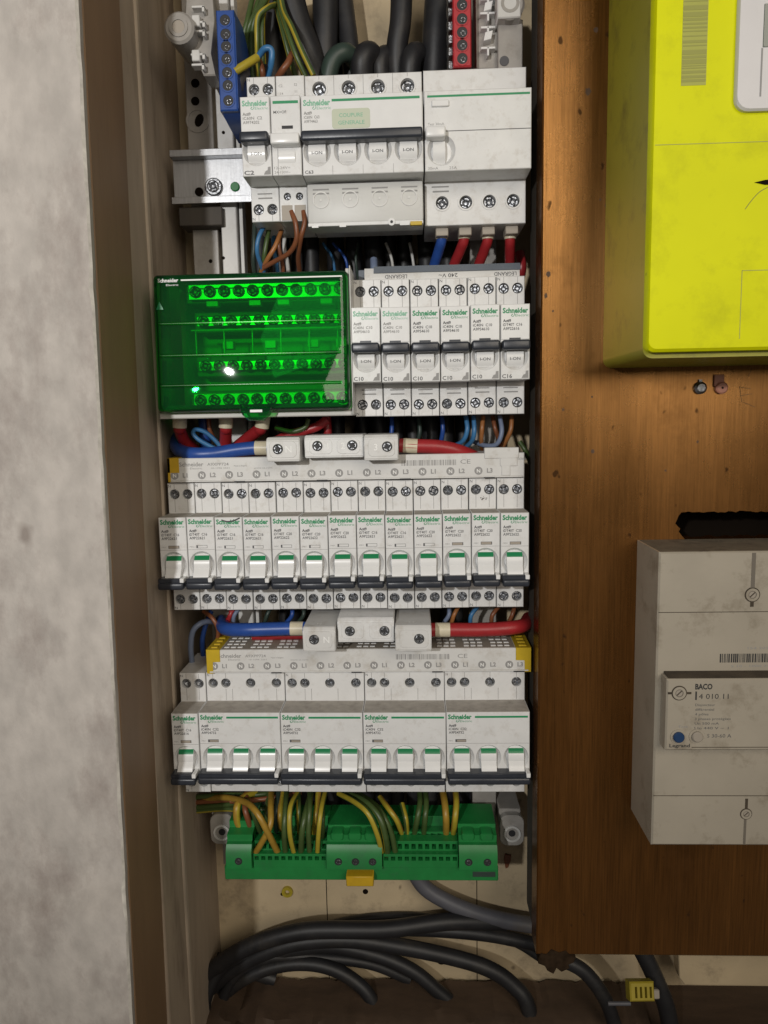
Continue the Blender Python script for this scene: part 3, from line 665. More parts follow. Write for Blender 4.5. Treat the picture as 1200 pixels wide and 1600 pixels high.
# ---- third row: thirteen with green flags
rate3 = ['C16', 'C16', 'C16', 'C16', 'C20', 'C20', 'C20', 'C16', 'C16', 'C20', 'C20', 'C20', 'C20']
extra3 = ['half in shadow against the left wall', 'printed C16, next to the shaded end one', 'printed C16, with a dark smear on its logo', 'printed C16, last of the left C16 ones', 'printed C20, under the left connector block',
          'printed C20, in the middle left', 'printed C20, just left of two C16 ones', 'printed C16, left one of the middle C16 pair', 'printed C16, right one of the middle C16 pair', 'printed C20, under the barcode of the comb bar',
          'printed C20, third from the right end', 'printed C20, with black specks under its top screws', 'printed C20, at the right end of the row']
for i in range(13):
    r_ = mcb_down(X3 + 18 * i, Z3, '%s of thirteen green flag breakers, %s' % (ORD[i], extra3[i]), [('Acti9', .42), ('iDT40T  ' + rate3[i], 1), ('A9P2262' + rate3[i][1], .85)], 'row of thirteen green flag breakers', 1 <= i <= 9)
    if i == 2:
        mb = MB(O); mb.tube([(5, -.2, 20.8), (9, -.2, 19.9), (13, -.2, 20.6), (16.5, -.2, 22.1)], .45, 5, sub=4); part('smear', mb, 'grey_print', r_)
    if i == 11:
        mb = MB(O)
        for _ in range(9): mb.cyl(9 + random.uniform(-1.5, 4), 21.5, 22, 29.8 + random.uniform(-1.3, 1.2), random.uniform(.15, .42), 7)
        part('speck', mb, 'grime', r_)
# ---- fourth row: one narrow, four wide
mcb_down(X4, Z4, 'narrow green flag breaker half in shadow at the left of the bottom row', [('Acti9', .42), ('iDT40T  C16', 1), ('A9P22616', .85)], 'bottom row breakers', False)
lab4 = ['wide three-switch breaker beside the narrow one in the bottom row', 'second wide three-switch breaker of the bottom row, left of centre', 'third wide three-switch breaker of the bottom row, right of centre', 'wide three-switch breaker at the right end of the bottom row']
for i in range(4): mcb_wide(X4 + 18 + 54 * i, Z4, lab4[i], [('Acti9', .42), ('iC40N  C32', 1), ('A9P54732', .85)], 'bottom row breakers')
# ---- top row
r = mcb_up(X1, Z1, 'narrow breaker printed C2 at the left end of the top row', [('Acti9', .42), ('iC60N  C2', 1), ('A9F74202', .85)], 'C2', 'top row devices', True)
aux = base_device('auxiliary_release', 'narrow trip unit with white lever beside the C2 breaker', 'trip unit', X1 + 18, Z1, 'top row devices')
put('body', cached('aux', 'body', body_fn(18, [], [(5.2, -28.2), (12.8, -28.2)], [], 3, 2.35, 42.5, -43), 'white_plastic'), aux)
part('green_line', MB(O).box(1.6, 16.6, -.08, .2, 18.0, 19.6), 'green_print', aux)
text('rating_print', 'MX+OF', 1.9, 12.6, -.06, 7.6, 1.6, 'grey_print', aux, O, .01)
part('slot', MB(O).box(6.6, 13.2, -.1, .3, 3.9, 5.7), 'dark_slot', aux)
part('lever', MB(O).box(.5, 17.6, -7.0, 2, -6.6, -.4, 1.2, 3), 'toggle_white', aux)
put('toggle', cached('auxt', 'toggle', barrel_fn(4.2, 14.0, -11.5, 8.0, -60, 60, 7.0), 'toggle_white'), aux)
for i, s in enumerate(('12-24V=', '24-130V~')): text('rating_print', s, 1.4, -18.6 - i * 2.5, -.06, 9.5, 1.5, 'grey_light_print', aux, O)
part('side_seam', MB(O).box(3.6, 3.9, -.06, .3, -22, -7), 'grey_light_print', aux)
for x in (5.2, 12.8): screw(x, 22.9, -28.2, 1.8, aux, O)
mb = MB(O); mb.box(1.5, 8.2, 21.3, 22.0, -42.5, -33.5); mb.box(9.6, 16.5, 21.3, 22.0, -42.5, -33.5); part('wire_entry', mb, 'button_grey', aux)
for (s, x, z) in (('C2', 2, 36), ('S2', 11.5, 36.5), ('14', 3, 31.5), ('11', 12, 32.5)): text('terminal_print', s, x, z, 21.6, None, 1.5, 'grey_light_print', aux, O)

w = 72; Q = base_device('main_switch', 'four-switch main breaker with pale green sticker reading COUPURE GENERALE', 'circuit breaker', X1 + 36, Z1, 'top row devices')
TQ = [(9 + 18 * k, 34.6) for k in range(4)]
put('body', cached('b72', 'body', body_fn(w, TQ, [], [(9 + 18 * k, -8.7, 8.2) for k in range(4)], 4.3, 4, 42.5, -43), 'white_plastic'), Q)
part('label_plate', MB(O).box(.6, 71.2, -.35, .3, 1.7, 22.2, .15), 'label_white', Q)
for k in range(4):
    switch_up(Q, 9 + 18 * k); screw(9 + 18 * k, 24.2, 34.6, 4.0, Q, O)
    mb = MB(O); mb.ring(9 + 18 * k, 21.2, 22, 34.6, 5.3, 4.3, 24); part('screw_collar', mb, 'white_plastic', Q)
part('handle', MB(O).box(.4, 71.4, -7.5, 2, -4.9, .9, 1.4, 3), 'dark_handle', Q)
part('slot', MB(O).box(6.8, 13.4, -.45, .3, .5, 2.6, .1), 'dark_handle', Q)
part('pole_line', MB(O).box(17.9, 18.1, -.08, .3, -22, -17).box(35.9, 36.1, -.08, .3, -22, -17).box(53.9, 54.1, -.08, .3, -22, -17).box(17.9, 18.15, 21.6, 22, 22.8, 42.2).box(35.9, 36.15, 21.6, 22, 22.8, 42.2).box(53.9, 54.15, 21.6, 22, 22.8, 42.2), 'grey_light_print', Q)
slits(Q, [9 + 18 * k for k in range(4)], 39.5, 42.1, 'q')
logo(1.6, 17.0, -.42, 16, Q, O, True)
part('green_line', MB(O).box(18.5, 70.0, -.45, .2, 18.6, 20.0), 'green_print', Q)
prints(Q, 1.8, 11.9, -.42, [('Acti9', .42), ('iC60N  C63', .8), ('A9F74463', .7)], 11.5, 'grey_light_print')
mb = MB(O); mb.prism_d(rrect(18.4, 40.8, 3.4, 14.4, 1.6), -.55, -.2); st = part('sticker', mb, 'sticker_green', Q)
text('sticker_print', 'COUPURE', 22.6, 9.7, -.6, 14, 2.2, 'green_pale_print', st, O, .01); text('sticker_print', 'GENERALE', 22.0, 5.6, -.6, 15.5, 2.2, 'green_pale_print', st, O, .01)
text('rating_print', 'C63', 1.4, -21.2, -.06, 5, 1.9, 'grey_print', Q, O, .02)
part('terminal_shield', MB(O).box(.6, 71.4, 12.5, 21.6, -46.5, -23.4, 1.0, 2), 'milky_clear', Q)
for k in range(4):
    mb = MB(O); mb.ring(9 + 18 * k, 12.0, 12.6, -33, 5.0, 4.3, 24); mb.cyl(9 + 18 * k, 12.2, 12.6, -33, .8, 10); part('shield_ring', mb, 'comb_white', Q)
    part('shield_clip', MB(O).box(4.2 + 18 * k, 14 + 18 * k, 12.1, 13, -27.2, -26.5).box(4.2 + 18 * k, 14 + 18 * k, 12.1, 13, -29.6, -28.8), 'grey_light_print', Q)
part('shield_foot', MB(O).box(.6, 71.4, 12.3, 30, -48.5, -46.3, .3), 'white_plastic', Q)
for a, b, c in ((3, 7, -48.2), (20, 24, -48.2), (57, 63, -46.9)): part('foot_tab', MB(O).box(a, b, 11.8, 14, -49.3, c), 'toggle_white', Q)
part('yellow_tab', MB(O).box(63.4, 70.6, 11.8, 14, -49.5, -47.2, .2), 'cap_yellow', Q)
mb = MB(O); mb.cyl(52, 11.6, 13, -47.2, 2.2, 16); part('foot_boss', mb, 'toggle_white', Q); mb = MB(O); mb.cyl(52, 11.5, 12, -47.2, .9, 10); part('boss_hole', mb, 'dark_slot', Q)

V = base_device('leakage_module', 'wide plain white leakage unit with small lever at the right end of the top row', 'leakage unit', X1 + 108.4, Z1, 'top row devices')
BV = [(11 + 14.6 * k, -34.6) for k in range(4)]
put('body', cached('b63', 'body', body_fn(62.8, [], BV, [(10.0, -10.5, 8.3)], 4, 4.0, 42.8, -48), 'white_plastic'), V)
for x, z in BV:
    screw(x, 23.6, z, 3.6, V, O); mb = MB(O); mb.ring(x, 21.2, 22, z, 5.0, 4.0, 24); part('screw_collar', mb, 'white_plastic', V)
part('green_line', MB(O).box(2.0, 61.6, -.08, .2, 18.8, 20.0), 'green_print', V)
part('test_button', MB(O).box(4.6, 14.6, -1.4, .5, 13.4, 17.0, .4), 'toggle_white', V)
text('rating_print', 'Test 30mA', 2.2, 3.4, -.06, 9.5, 1.5, 'grey_light_print', V, O)
part('cover_seam', MB(O).box(12.5, 62.3, -.06, .3, -.2, .25), 'grey_print', V)
part('lever', MB(O).box(.6, 12.4, -7, 2, -5.2, 1.0, 1.4, 3), 'toggle_white', V)
part('slot', MB(O).box(6.5, 12.5, -.2, .3, 1.4, 2.1), 'dark_slot', V)
put('toggle', cached('vigit', 'toggle', barrel_fn(5.0, 12.2, -10.5, 8.2), 'toggle_white'), V)
text('rating_print', '30mA', 2, -21.3, -.06, 6, 1.6, 'grey_light_print', V, O); text('rating_print', '25A', 14.5, -21.3, -.06, 4.5, 1.6, 'grey_light_print', V, O)
part('slot', MB(O).box(4.6, 15.2, 21.5, 22, -25.4, -24.6).box(5.2, 15.2, 21.5, 22, -28.2, -27.3), 'grey_light_print', V)
mb = MB(O)
for k in range(4): mb.box(7 + 14.6 * k, 15 + 14.6 * k, 27, 40, -53, -47.8, .5)
part('cable_entry', mb, 'button_grey', V)

# ================================================================== comb bars and their connector blocks
def comb(X0, X1_, Zc, label, first, caps, o):
    root = thing('comb_bar', label, 'busbar', o, 'comb bars over the breakers')
    zb, zt = Zc + 43.1, Zc + 59.0
    mb = MB(o); mb.shell(X0, X1_, zb, zt, 19.5, 52, .5); mb.box(X0 + 1, X1_ - 1, 18.7, 20, zb + .2, zb + 1.4, .3); part('housing', mb, 'comb_white', root)
    D = 19.42; n = int((X1_ - X0) / 18)
    for k in range(n + 1):
        x = first + 18 * k
        if x > X1_ - 12: break
        mb = MB(o); mb.cyl(x, D - .06, D + .4, zb + 4.7, 2.6, 20); part('neutral_mark', mb, 'grey_light_print', root)
        text('mark_print', 'N', x - 1.05, zb + 3.5, D - .1, 2.2, 2.4, 'white_print', root, o, .02)
        text('mark_print', 'L%d' % (k % 3 + 1), x + 5.4, zb + 3.4, D, None, 2.9, 'grey_light_print', root, o, .035)
    text('maker_print', 'Schneider', X0 + 7, zb + 10.6, D, 16, 2.7, 'grey_light_print', root, o, .02)
    text('maker_print', 'Electric', X0 + 14, zb + 8.6, D, 8, 1.3, 'grey_light_print', root, o)
    text('reference_print', 'A9XPP724', X0 + 25.5, zb + 10.8, D, 14, 1.9, 'grey_light_print', root, o, .01)
    text('small_print', '10-1096 2561', X0 + 28, zb + 8.7, D, 12, 1.0, 'grey_light_print', root, o)
    text('small_print', 'Made in Bulgaria', X0 + 43, zb + 10, D, 8.5, 1.0, 'grey_light_print', root, o); text('small_print', 'www.se.com', X0 + 56, zb + 8.4, D, 12, 1.0, 'grey_light_print', root, o)
    mb = MB(o); x = X0 + (152 if not caps else 127)
    while x < X0 + (187 if not caps else 162):
        w = random.choice((.25, .4, .7)); mb.box(x, x + w, D, D + .3, zb + 8.6, zb + 12.2); x += w + random.choice((.3, .5, .8))
    part('barcode', mb, 'grey_light_print', root)
    text('mark_print', 'CE', X0 + (190 if not caps else 168), zb + 9.4, D, 6.5, 2.9, 'grey_light_print', root, o)
    for k in range(4): part('pin_gap', MB(o).box(X0 + 43 + 54 * k, X0 + 50 + 54 * k, 18.4, 19.5, zb - .2, zb + .6), 'dark_slot', root)
    return root
c3 = comb(2.6, 233.6, 0, 'white comb bar over the thirteen breakers, orange tape at its left', 6.2, False, (118, 52, 43))
mb = MB((118, 52, 43)); mb.box(1.8, 9.5, 19.2, 20.2, 49.5, 59.2, .2).box(1.8, 3.6, 19.2, 40, 43.5, 59.2, .2).box(1.8, 9.5, 19.5, 40, 58.6, 59.3, .2); part('end_tape', mb, 'clip_yellow', c3)
mb = MB((118, 52, 43)); mb.box(208, 230, 18.9, 24, 55.5, 62.5, .4).box(218, 229, 18.8, 20, 50.5, 55.8, .3).box(219, 224.5, 18.9, 20, 44.5, 51, .3); part('end_cover', mb, 'comb_white', c3)
text('maker_print', 'Schnei', 229.4, 57.0 - 2.6, 19.35, 5, 2.0, 'grey_light_print', c3, (118, 52, 43))
c4 = comb(22, 238, Z4, 'white comb bar with a yellow cap at each end over the bottom row', 26.2, True, (130, 52, Z4 + 43))
oc = (130, 52, Z4 + 43)
for a, b, s in ((21.2, 30.5, 1), (228.5, 238.6, -1)):
    mb = MB(oc); zc = Z4 + 43.1
    x_in, x_out = (b, a) if s > 0 else (a, b)
    mb.prism_d([(x_out, zc - .4), (x_out + 4.2 * s, zc - .4), (x_out + 4.2 * s, zc + 7.5), (x_in, zc + 7.8), (x_in, zc + 16.3), (x_out, zc + 16.3)], 18.9, 53, .3); cp = part('end_cap', mb, 'cap_yellow', c4)
    mb = MB(oc)
    for i in range(4): mb.box(min(a, b) + 2.5, max(a, b) - 2.5, 23 + i * 7.2, 26 + i * 7.2, zc + 16.1, zc + 17.0, .2)
    part('cap_rib', mb, 'cap_yellow', cp)
mb = MB(oc)
for i in range(4):
    for k in range(44):
        x = 32.5 + k * 4.5 + (i % 2) * .4
        if k % 4 == 3 and i < 3 or x > 224: continue
        mb.box(x, x + 3.3, 24.0 + i * 7, 26.6 + i * 7, Z4 + 58.9, Z4 + 59.5)
part('vent_rib', mb, 'toggle_white', c4)
mb = MB(oc); mb.box(31, 228, 21, 51.5, Z4 + 58.95, Z4 + 59.1); part('vent_bed', mb, 'button_grey', c4)

def connector(x0, x1, z0, z1, d0, d1, label, screws, letters, tops, group, panels, sl=0.0, mt='comb_white'):
    o = ((x0 + x1) / 2, d1, z0)
    root = thing('connector_block', label, 'connector', o, group)
    mb = MB(o); mb.prism_x([(d0, z0 + .8), (d0, z1 - 2.2), (d0 + 2.0, z1), (d1, z1 + sl), (d1, z0), (d0 + .8, z0)], x0, x1)
    bmesh.ops.bevel(mb.bm, geom=[e for e in mb.bm.edges], offset=.5 * MM, segments=2, affect='EDGES')
    part('housing', mb, mt, root)
    for a, b in panels:
        mb = MB(o); mb.prism_d(rrect(a, b, z0 + 2.6, z1 - 2.4, 2.8), d0 - .35, d0 + .2, .2); part('raised_panel', mb, mt, root)
    for x, z in screws:
        mb = MB(o); mb.ring(x, d0 - .55, d0 + .3, z, 3.9, 3.3, 22); part('screw_collar', mb, mt, root)
        mb = MB(o); mb.cyl(x, d0 - .42, d0, z, 3.35, 20); part('screw_well', mb, 'dark_slot', root)
        s_ = put('terminal_screw', SCREW[2.9], root, (x - o[0], d0 - 1.2 - o[1], z - o[2]), random.uniform(0, 1.5))
    for s, x, z in letters: text('mark_print', s, x, z, d0 - .42, None, 4.2, 'white_print', root, o, .01)
    for s, x in tops: text('mark_print', s, x, z1 + sl + .08, d0 + 8, None, 3.0, 'white_print', root, o, .01, rot=(math.radians(-90), 0, 0))
    return root
g3 = 'connector blocks on the upper comb bar'; g4 = 'connector blocks on the lower comb bar'
connector(70.5, 91.5, 56.6, 71.8, 3, 48, 'grey connector block marked N on the upper comb bar, blue cable enters it', [(77.8, 64.6)], [('N', 82.6, 62.4)], [], g3, [(72.5, 89.5)])
connector(94, 131.2, 58.3, 72.6, 7, 48, 'white double connector block between the N and 3 blocks of the upper comb bar', [(102.2, 66), (124.2, 66)], [('1', 108.5, 63.8), ('2', 117, 63.8)], [], g3, [(97, 111.5), (114.5, 129)], mt='white_plastic')
connector(131.8, 153, 56.4, 72.4, 3, 48, 'grey connector block marked 3 on the upper comb bar, red cable enters it', [(146.2, 65)], [('3', 138, 62.8)], [], g3, [(134.3, 151)])
connector(90.2, 111, -65.2, -49.2, -2, 46, 'connector block marked N on the lower comb bar, blue cable enters it', [(97.5, -56.8)], [('N', 103.5, -59)], [('N', 98.5)], g4, [(92.2, 109)])
connector(112, 148.5, -61.0, -45.0, 4, 46, 'white double connector block on the lower comb bar with two slotted screws', [(120, -53.2), (142.3, -53.2)], [], [('L1', 118.5), ('L2', 137)], g4, [(114.5, 129), (132.5, 147)], mt='white_plastic')
connector(149.3, 172.3, -65.2, -48.6, -2, 46, 'connector block marked L3 on the lower comb bar, red cable enters it', [(164.5, -56.8)], [], [('L3', 158)], g4, [(152, 170.3)])

# ---- clear strip over the second row
so = (180, 60, 170)
strip = thing('comb_cover', 'clear plastic comb cover with upside down print above the C10 breakers', 'comb cover', so)
mb = MB(so); mb.prism_x([(26, 169.4), (26, 173.6), (28, 177.2), (58, 177.2), (58, 169.4)], 133, 231); part('cover', mb, 'comb_white', strip)
mb = MB(so); mb.prism_x([(25.0, 173.9), (27.5, 178.2), (58, 178.2), (58, 177.4), (28, 177.4), (25.6, 173.7)], 139, 231.5); part('clear_edge', mb, 'clear_strip', strip)
mb = MB(so); mb.box(129, 139, 28, 58, 169.5, 176.5, .4); part('end_piece', mb, 'clear_strip', strip)
for s, x in (('LEGRAND', 160), ('240 V~', 192), ('LEGRAND', 229)):
    t = text('strip_print', s, x, 172.6, 25.9, 14 if s[0] == 'L' else 12, 2.4, 'grey_print', strip, so, .01); t.rotation_euler = (0, PI, 0); t.scale = (1, -1, 1)

# ================================================================== green covered terminal block
go = (64, 62, 85.5)
dist = thing('distribution_block', 'terminal block with a big see-through green cover at the left of the second row', 'terminal block', go)
mb = MB(go)
mb.shell(4.2, 125.2, 84.6, 88.4, 2, 62, .6); mb.box(4.4, 125, 56, 62, 88, 172.5, .4); mb.box(122.8, 125.3, 2, 57, 88, 173, .4); mb.box(8, 123, 22, 57, 170.5, 172.6, .4)
mb.box(8, 122.9, 24, 57, 88.2, 92); part('base', mb, 'grey_plastic', dist)
mb = MB(go); mb.box(125.4, 126.0, -1, 50, 85, 174, .2); part('end_plate', mb, 'comb_white', dist)
rows = [(163.0, 14), (147, 30), (118.5, 30), (96, 14)]
mb = MB(go); mb.box(20, 122.5, 36, 56, 140.5, 153.5, .5); mb.box(20, 122.5, 36, 56, 112, 125, .5); mb.box(20, 122.5, 20, 56, 157, 169.5, .5); mb.box(20, 122.5, 20, 56, 89.5, 102, .5); part('carrier', mb, 'button_grey', dist)
for z, d in rows:
    mb = MB(go); hh = 4.6 if d < 20 else 3.0; mb.box(23, 121.8, d, d + 7, z - hh, z + hh, .3); bar = part('terminal_bar', mb, 'brass_bar', dist)
    for k in range(11): 
        s_ = put('terminal_screw', SCREW[3.6], bar, (27.6 + 9.05 * k - go[0], d - 2.4 - go[1], z - go[2]), random.uniform(0, 1.5)); s_.rotation_euler.x = random.uniform(-.15, .15)
mb = MB(go)
for k in (1, 4, 6, 9): mb.box(24 + 9.05 * k, 31.5 + 9.05 * k, 17.2, 24, 154.6, 158.0, .3)
for k in (2, 5, 8, 10): mb.box(24 + 9.05 * k, 31.0 + 9.05 * k, 17.5, 24, 128, 133, .3)
part('label_square', mb, 'label_white', dist)
mb = MB(go)
for x in (26, 44, 62, 80, 98, 116): mb.box(x - .3, x + .3, 15, 17, 124, 140)
mb.box(23, 122, 15.5, 17.5, 139.4, 140.2); part('rib', mb, 'label_white', dist)
# cover: a hollow green shell with a rounded front and stepped lower lip
mb = MB(go); t = 1.6
def cover_ring(d, ins): return rrect(6.0 + ins, 125.0 - ins, 88.0 + ins, 171.6 - ins, 2.6)
rings = [[mb.v(x, d + (0 if d > 20 else (z - 130) * .055), z) for x, z in cover_ring(d, i)] for d, i in ((24, 0), (-4, 0.6), (-6.2, 1.2), (-7.4, 2.6), (-8, 4.2))]
inner = [[mb.v(x, d + (0 if d > 20 else (z - 130) * .055), z) for x, z in cover_ring(d, i)] for d, i in ((24, t), (-3, t + .6), (-5.6, t + 3))]
for S_ in (rings, inner):
    for a, b in zip(S_, S_[1:]):
        n = len(a)
        for i in range(n): mb.f([a[i], a[(i + 1) % n], b[(i + 1) % n], b[i]])
mb.f(rings[-1]); mb.f(inner[-1])
for i in range(n): mb.f([rings[0][i], rings[0][(i + 1) % n], inner[0][(i + 1) % n], inner[0][i]])
cover = part('cover', mb, 'green_clear', dist)
for z in (104.5, 141.5, 122.5): 
    mb = MB(go); mb.prism_x([(-7.9 + (z - 130) * .055 - .9 * math.sin(a), z + 1.0 * math.cos(a)) for a in [PI * k / 10 for k in range(11)]], 10, 120, True); part('cover_rib', mb, 'green_clear_rib', cover)
mb = MB(go); mb.prism_d([(57, 90.5), (77.5, 90.5), (75.5, 86.2), (71.5, 82.6), (63, 82.6), (59, 86.2)], -10.2, -3.5, 1.0); part('pull_tab', mb, 'green_clear', cover)
mb = MB(go); mb.box(64, 71.5, -10.5, -10, 87.6, 89.2, .1); part('tab_mark', mb, 'label_white', cover)
mb = MB(go); mb.box(24.5, 121.5, -6.1, -5.7, 166.6, 167.4); part('white_line', mb, 'white_print', cover)
text('cover_print', 'Schneider', 10.5, 166.0, -6.2, 12.5, 2.2, 'label_white', cover, go, .02); text('cover_print', 'Electric', 15.5, 163.8, -6.3, 7.5, 1.1, 'label_white', cover, go)
mb = MB(go); mb.prism_d([(8.9, 150), (13.3, 150), (11.1, 154.6)], -7.0, -6.6); part('warning_mark', mb, 'green_flag', cover)

# ================================================================== green earth block
eo = (118, 66, -262)
earth = thing('earth_block', 'green screwless earth terminal block full of yellow green wires at the bottom', 'terminal block', eo)
def ez(py, d): return P(560, py, d)[2]
zA0, zA1, zB1, zC1 = ez(1376, 28), ez(1335, 28), ez(1310, 40), ez(1283, 50)
LX, RX = 24, 218
mb = MB(eo)
def hole_row(x0, n, pitch, z0, z1, wdt): return [rect_hole(x0 + pitch * k, x0 + pitch * k + wdt, z0, z1) for k in range(n)]
mb.box(LX, RX, 28.4, 66, zA0, zA0 + (zA1 - zA0) * .52, .5)                                   # plain foot
zf = zA0 + (zA1 - zA0) * .50
ls, rs_ = (45, 97.5), (137, 190)
for (a, b), n in ((ls, 11), (rs_, 11)):
    pt = (b - a) / n
    mb.shell(a, b, zf, zA1, 28, 66, .2, hole_row(a + pt * .2, n, pt, zA1 - 4.6, zA1 - 1.6, pt * .62), 7)
    mb.shell(a, b, zA1 - .2, zA1 + 7.0, 33, 66, .2, hole_row(a + pt * .2, n, pt, zA1 + 1.0, zA1 + 5.0, pt * .62), 7)
    mb.shell(a, b, zA1 + 6.8, zB1 + 4, 42, 66, .2, hole_row(a + pt * .35, n, pt, zB1 - 2.2, zB1 + 1.6, pt * .6), 7)
    mb.box(a, b, 50, 66, zB1 + 3.8, zC1 + 4, .3)
# left boss, middle and right raised terminals
def boss(x0, x1, top):
    mb.prism_x([(24, zf + 1), (24, zA1 + 3), (27, zA1 + 8), (34, zA1 + 9), (34, zB1 + 2), (30, zB1 + 3), (30, zC1 + 1), (38, zC1 + 2), (38, top), (66, top), (66, zf)], x0, x1)
boss(26.5, 44.6, zC1 + 7); boss(97.8, 136.6, zC1 + 4); boss(190.4, 217, zC1 + 5)
part('body', mb, 'earth_green', earth)
for x in (105, 117.5, 129, 197, 210):
    mb = MB(eo); mb.prism_d(rrect(x - 4.6, x + 4.6, zC1 - 2.5, zC1 + 3, 2), 28.4, 39, .8); part('terminal_cap', mb, 'earth_green', earth)
for x in (35.5, 106, 118, 130, 197, 210):
    mb = MB(eo); mb.cyl(x, 23.4, 26, zf + 7, 2.6, 14); part('screw_well', mb, 'dark_slot', earth); put('terminal_screw', SCREW[1.8], earth, (x - eo[0], 23.0 - eo[1], zf + 7 - eo[2]), .4)
p0, p1 = P(541, 1367, 22), P(584, 1383, 22)
mb = MB(eo); mb.box(p0[0], p1[0], 20, 50, p1[2], p0[2], .6); part('rail_clip', mb, 'clip_yellow', earth)
mb = MB(eo); mb.box(200, 216, 28.2, 30, zA0 + 3, zA0 + 7, .2); part('foot_slot', mb, 'cable_dark_green', earth)

# ================================================================== rails, uprights, brackets
def din_rail(Zr, x0, x1, label, detail):
    o = ((x0 + x1) / 2, 70, Zr); root = thing('din_rail', label, 'mounting rail', o, 'mounting rails behind the devices')
    mb = MB(o)
    for s in (1, -1):
        mb.box(x0, x1, 61.5, 62.7, Zr + s * 13.0 - (0 if s > 0 else 4.5), Zr + s * 13.0 + (4.5 if s > 0 else 0), .25)
        mb.box(x0, x1, 62.4, 69.5, Zr + s * 13.6 - .6, Zr + s * 13.6 + .6)
    mb.box(x0, x1, 68.8, 70, Zr - 12.8, Zr + 12.8)
    part('rail', mb, 'zinc_rail', root)
    if detail:
        mb = MB(o); mb.box(4, 34, 66, 86, Zr - 31, Zr - 18.5, .6); part('rail_carrier', mb, 'batten_dark', root)
        z = Zr - 5
        mb = MB(o); mb.cyl(P(333, 290, 66)[0], 66.2, 70, z - .5, 6.0, 24, c=.8); part('rail_washer', mb, 'screw_steel', root)
        put('rail_screw', SCREW[4.0], root, (P(333, 290, 66)[0] - o[0], 64.6 - o[1], z - .5 - o[2]), .5)
        mb = MB(o); mb.cyl(P(311, 298, 68.6)[0], 68.5, 69.5, z - 3, 3.0, 16); part('rail_hole', mb, 'gap_shade', root)
        mb = MB(o); mb.cyl(P(367, 290, 68)[0], 67.4, 69.5, z - .5, 3.2, 16, c=.6); part('rivet', mb, 'earth_green', root)
    return root
din_rail(Z1 - 2, 1, 236, 'zinc mounting rail of the top row, bare end with a screw at the left', True)
for Zr, n in ((Z2, 'second'), (Z3, 'third'), (Z4, 'bottom')): din_rail(Zr, 3, 236, 'zinc mounting rail hidden behind the devices of the %s row' % n, False)
def upright(x0, x1, label, side):
    o = ((x0 + x1) / 2, 92, -270); root = thing('upright', label, 'upright', o, 'pale uprights that carry the rails')
    mb = MB(o); mb.shell(x0, x1, -262, 420, 78, 92, .5); part('post', mb, 'milky_plastic', root)
    if side:
        for py in (130, 158, 310):
            p = P(305, py, 77.8); mb = MB(o); mb.cyl(p[0], 77.7, 79, p[2], 2.9, 16); part('post_hole', mb, 'gap_shade', root)
        p = P(309, 188, 77.8); mb = MB(o); mb.ring(p[0], 77.4, 79, p[2], 8.2, 6.6, 24); part('keyhole_rim', mb, 'milky_plastic', root)
        mb = MB(o); mb.prism_d([(p[0] + 4.5 * math.cos(a) * .62 - 1.5 * math.sin(a) + 1, p[2] + 2.9 * math.sin(a) + 3 * math.cos(a)) for a in [2 * PI * k / 14 for k in range(14)]], 77.6, 79); part('keyhole', mb, 'gap_shade', root)
        p = P(329, 408, 77.8); mb = MB(o); mb.cyl(p[0], 77.7, 79, p[2], 1.3, 12); part('post_hole', mb, 'gap_shade', root)
    return root
upright(9.5, 27.5, 'grey perforated upright with round holes beside the left wall', True)
u = upright(204, 222, 'grey upright behind the right ends of the rows', False)
o = (38, 86, -270); fin = thing('white_fin', 'narrow white post between the perforated upright and the blue terminal bar', 'upright', o)
mb = MB(o); mb.shell(31.5, 42.5, -240, 420, 72, 86, .6); mb.box(43.5, 46, 76, 86, -240, 420, .3); part('post', mb, 'steel_white', fin)
for py in (207, 403):
    p = P(349, py, 71.8); mb = MB(o); mb.cyl(p[0], 71.7, 73, p[2], 1.1, 12); part('post_hole', mb, 'gap_shade', fin)
mb = MB(o); p = P(365, 208, 75); mb.cyl(46.0, 73.5, 76, p[2], 1.8, 12); part('post_hole', mb, 'gap_shade', fin)

def bracket(points, boss_px, label, mirror):
    ax = sum(P(*q)[0] for q in points) / len(points); o = (ax, 80, P(*points[-1])[2])
    root = thing('bar_support', label, 'bracket', o, 'milky brackets that hold the terminal bars')
    q = [P(*p) for p in points]
    mb = MB(o); mb.prism_d([(a[0], a[2]) for a in q], 40, 58, .8); part('plate', mb, 'milky_plastic', root)
    bx = P(*boss_px[:3]); mb = MB(o); mb.cyl(bx[0], boss_px[2], 60, bx[2], boss_px[3], 24, r1=boss_px[3] * .8, c=1.4); part('boss', mb, 'milky_plastic', root)
    mb = MB(o); mb.ring(bx[0], boss_px[2] - .8, boss_px[2] + 1, bx[2], boss_px[3] * .62, boss_px[3] * .42, 20); part('boss_ring', mb, 'milky_plastic', root)
    mb = MB(o); mb.cyl(bx[0], boss_px[2] - .4, boss_px[2] + 1, bx[2], boss_px[3] * .40, 16); part('boss_hole', mb, 'button_grey', root)
    return root, o
br, o = bracket([(292, -30, 40), (330, -30, 40), (336, 30, 40), (330, 85, 40), (337, 118, 40), (318, 118, 40), (300, 80, 40), (288, 40, 40)], (279, 42, 26, 9.5), 'milky plastic bar support with a round boss at the top left', 0)
for py, w_ in ((14, 8), (38, 9), (52, 9), (88, 9), (104, 8)):
    p = P(311, py, 37); mb = MB(o); mb.box(p[0] - w_ * .5, p[0] + w_ * .5, 34, 41, p[2] - .7, p[2] + .7, .3); mb.box(p[0] + w_ * .3, p[0] + w_ * .5, 34, 41, p[2] - 3, p[2] + .5, .3); part('clip_rib', mb, 'steel_white', br)
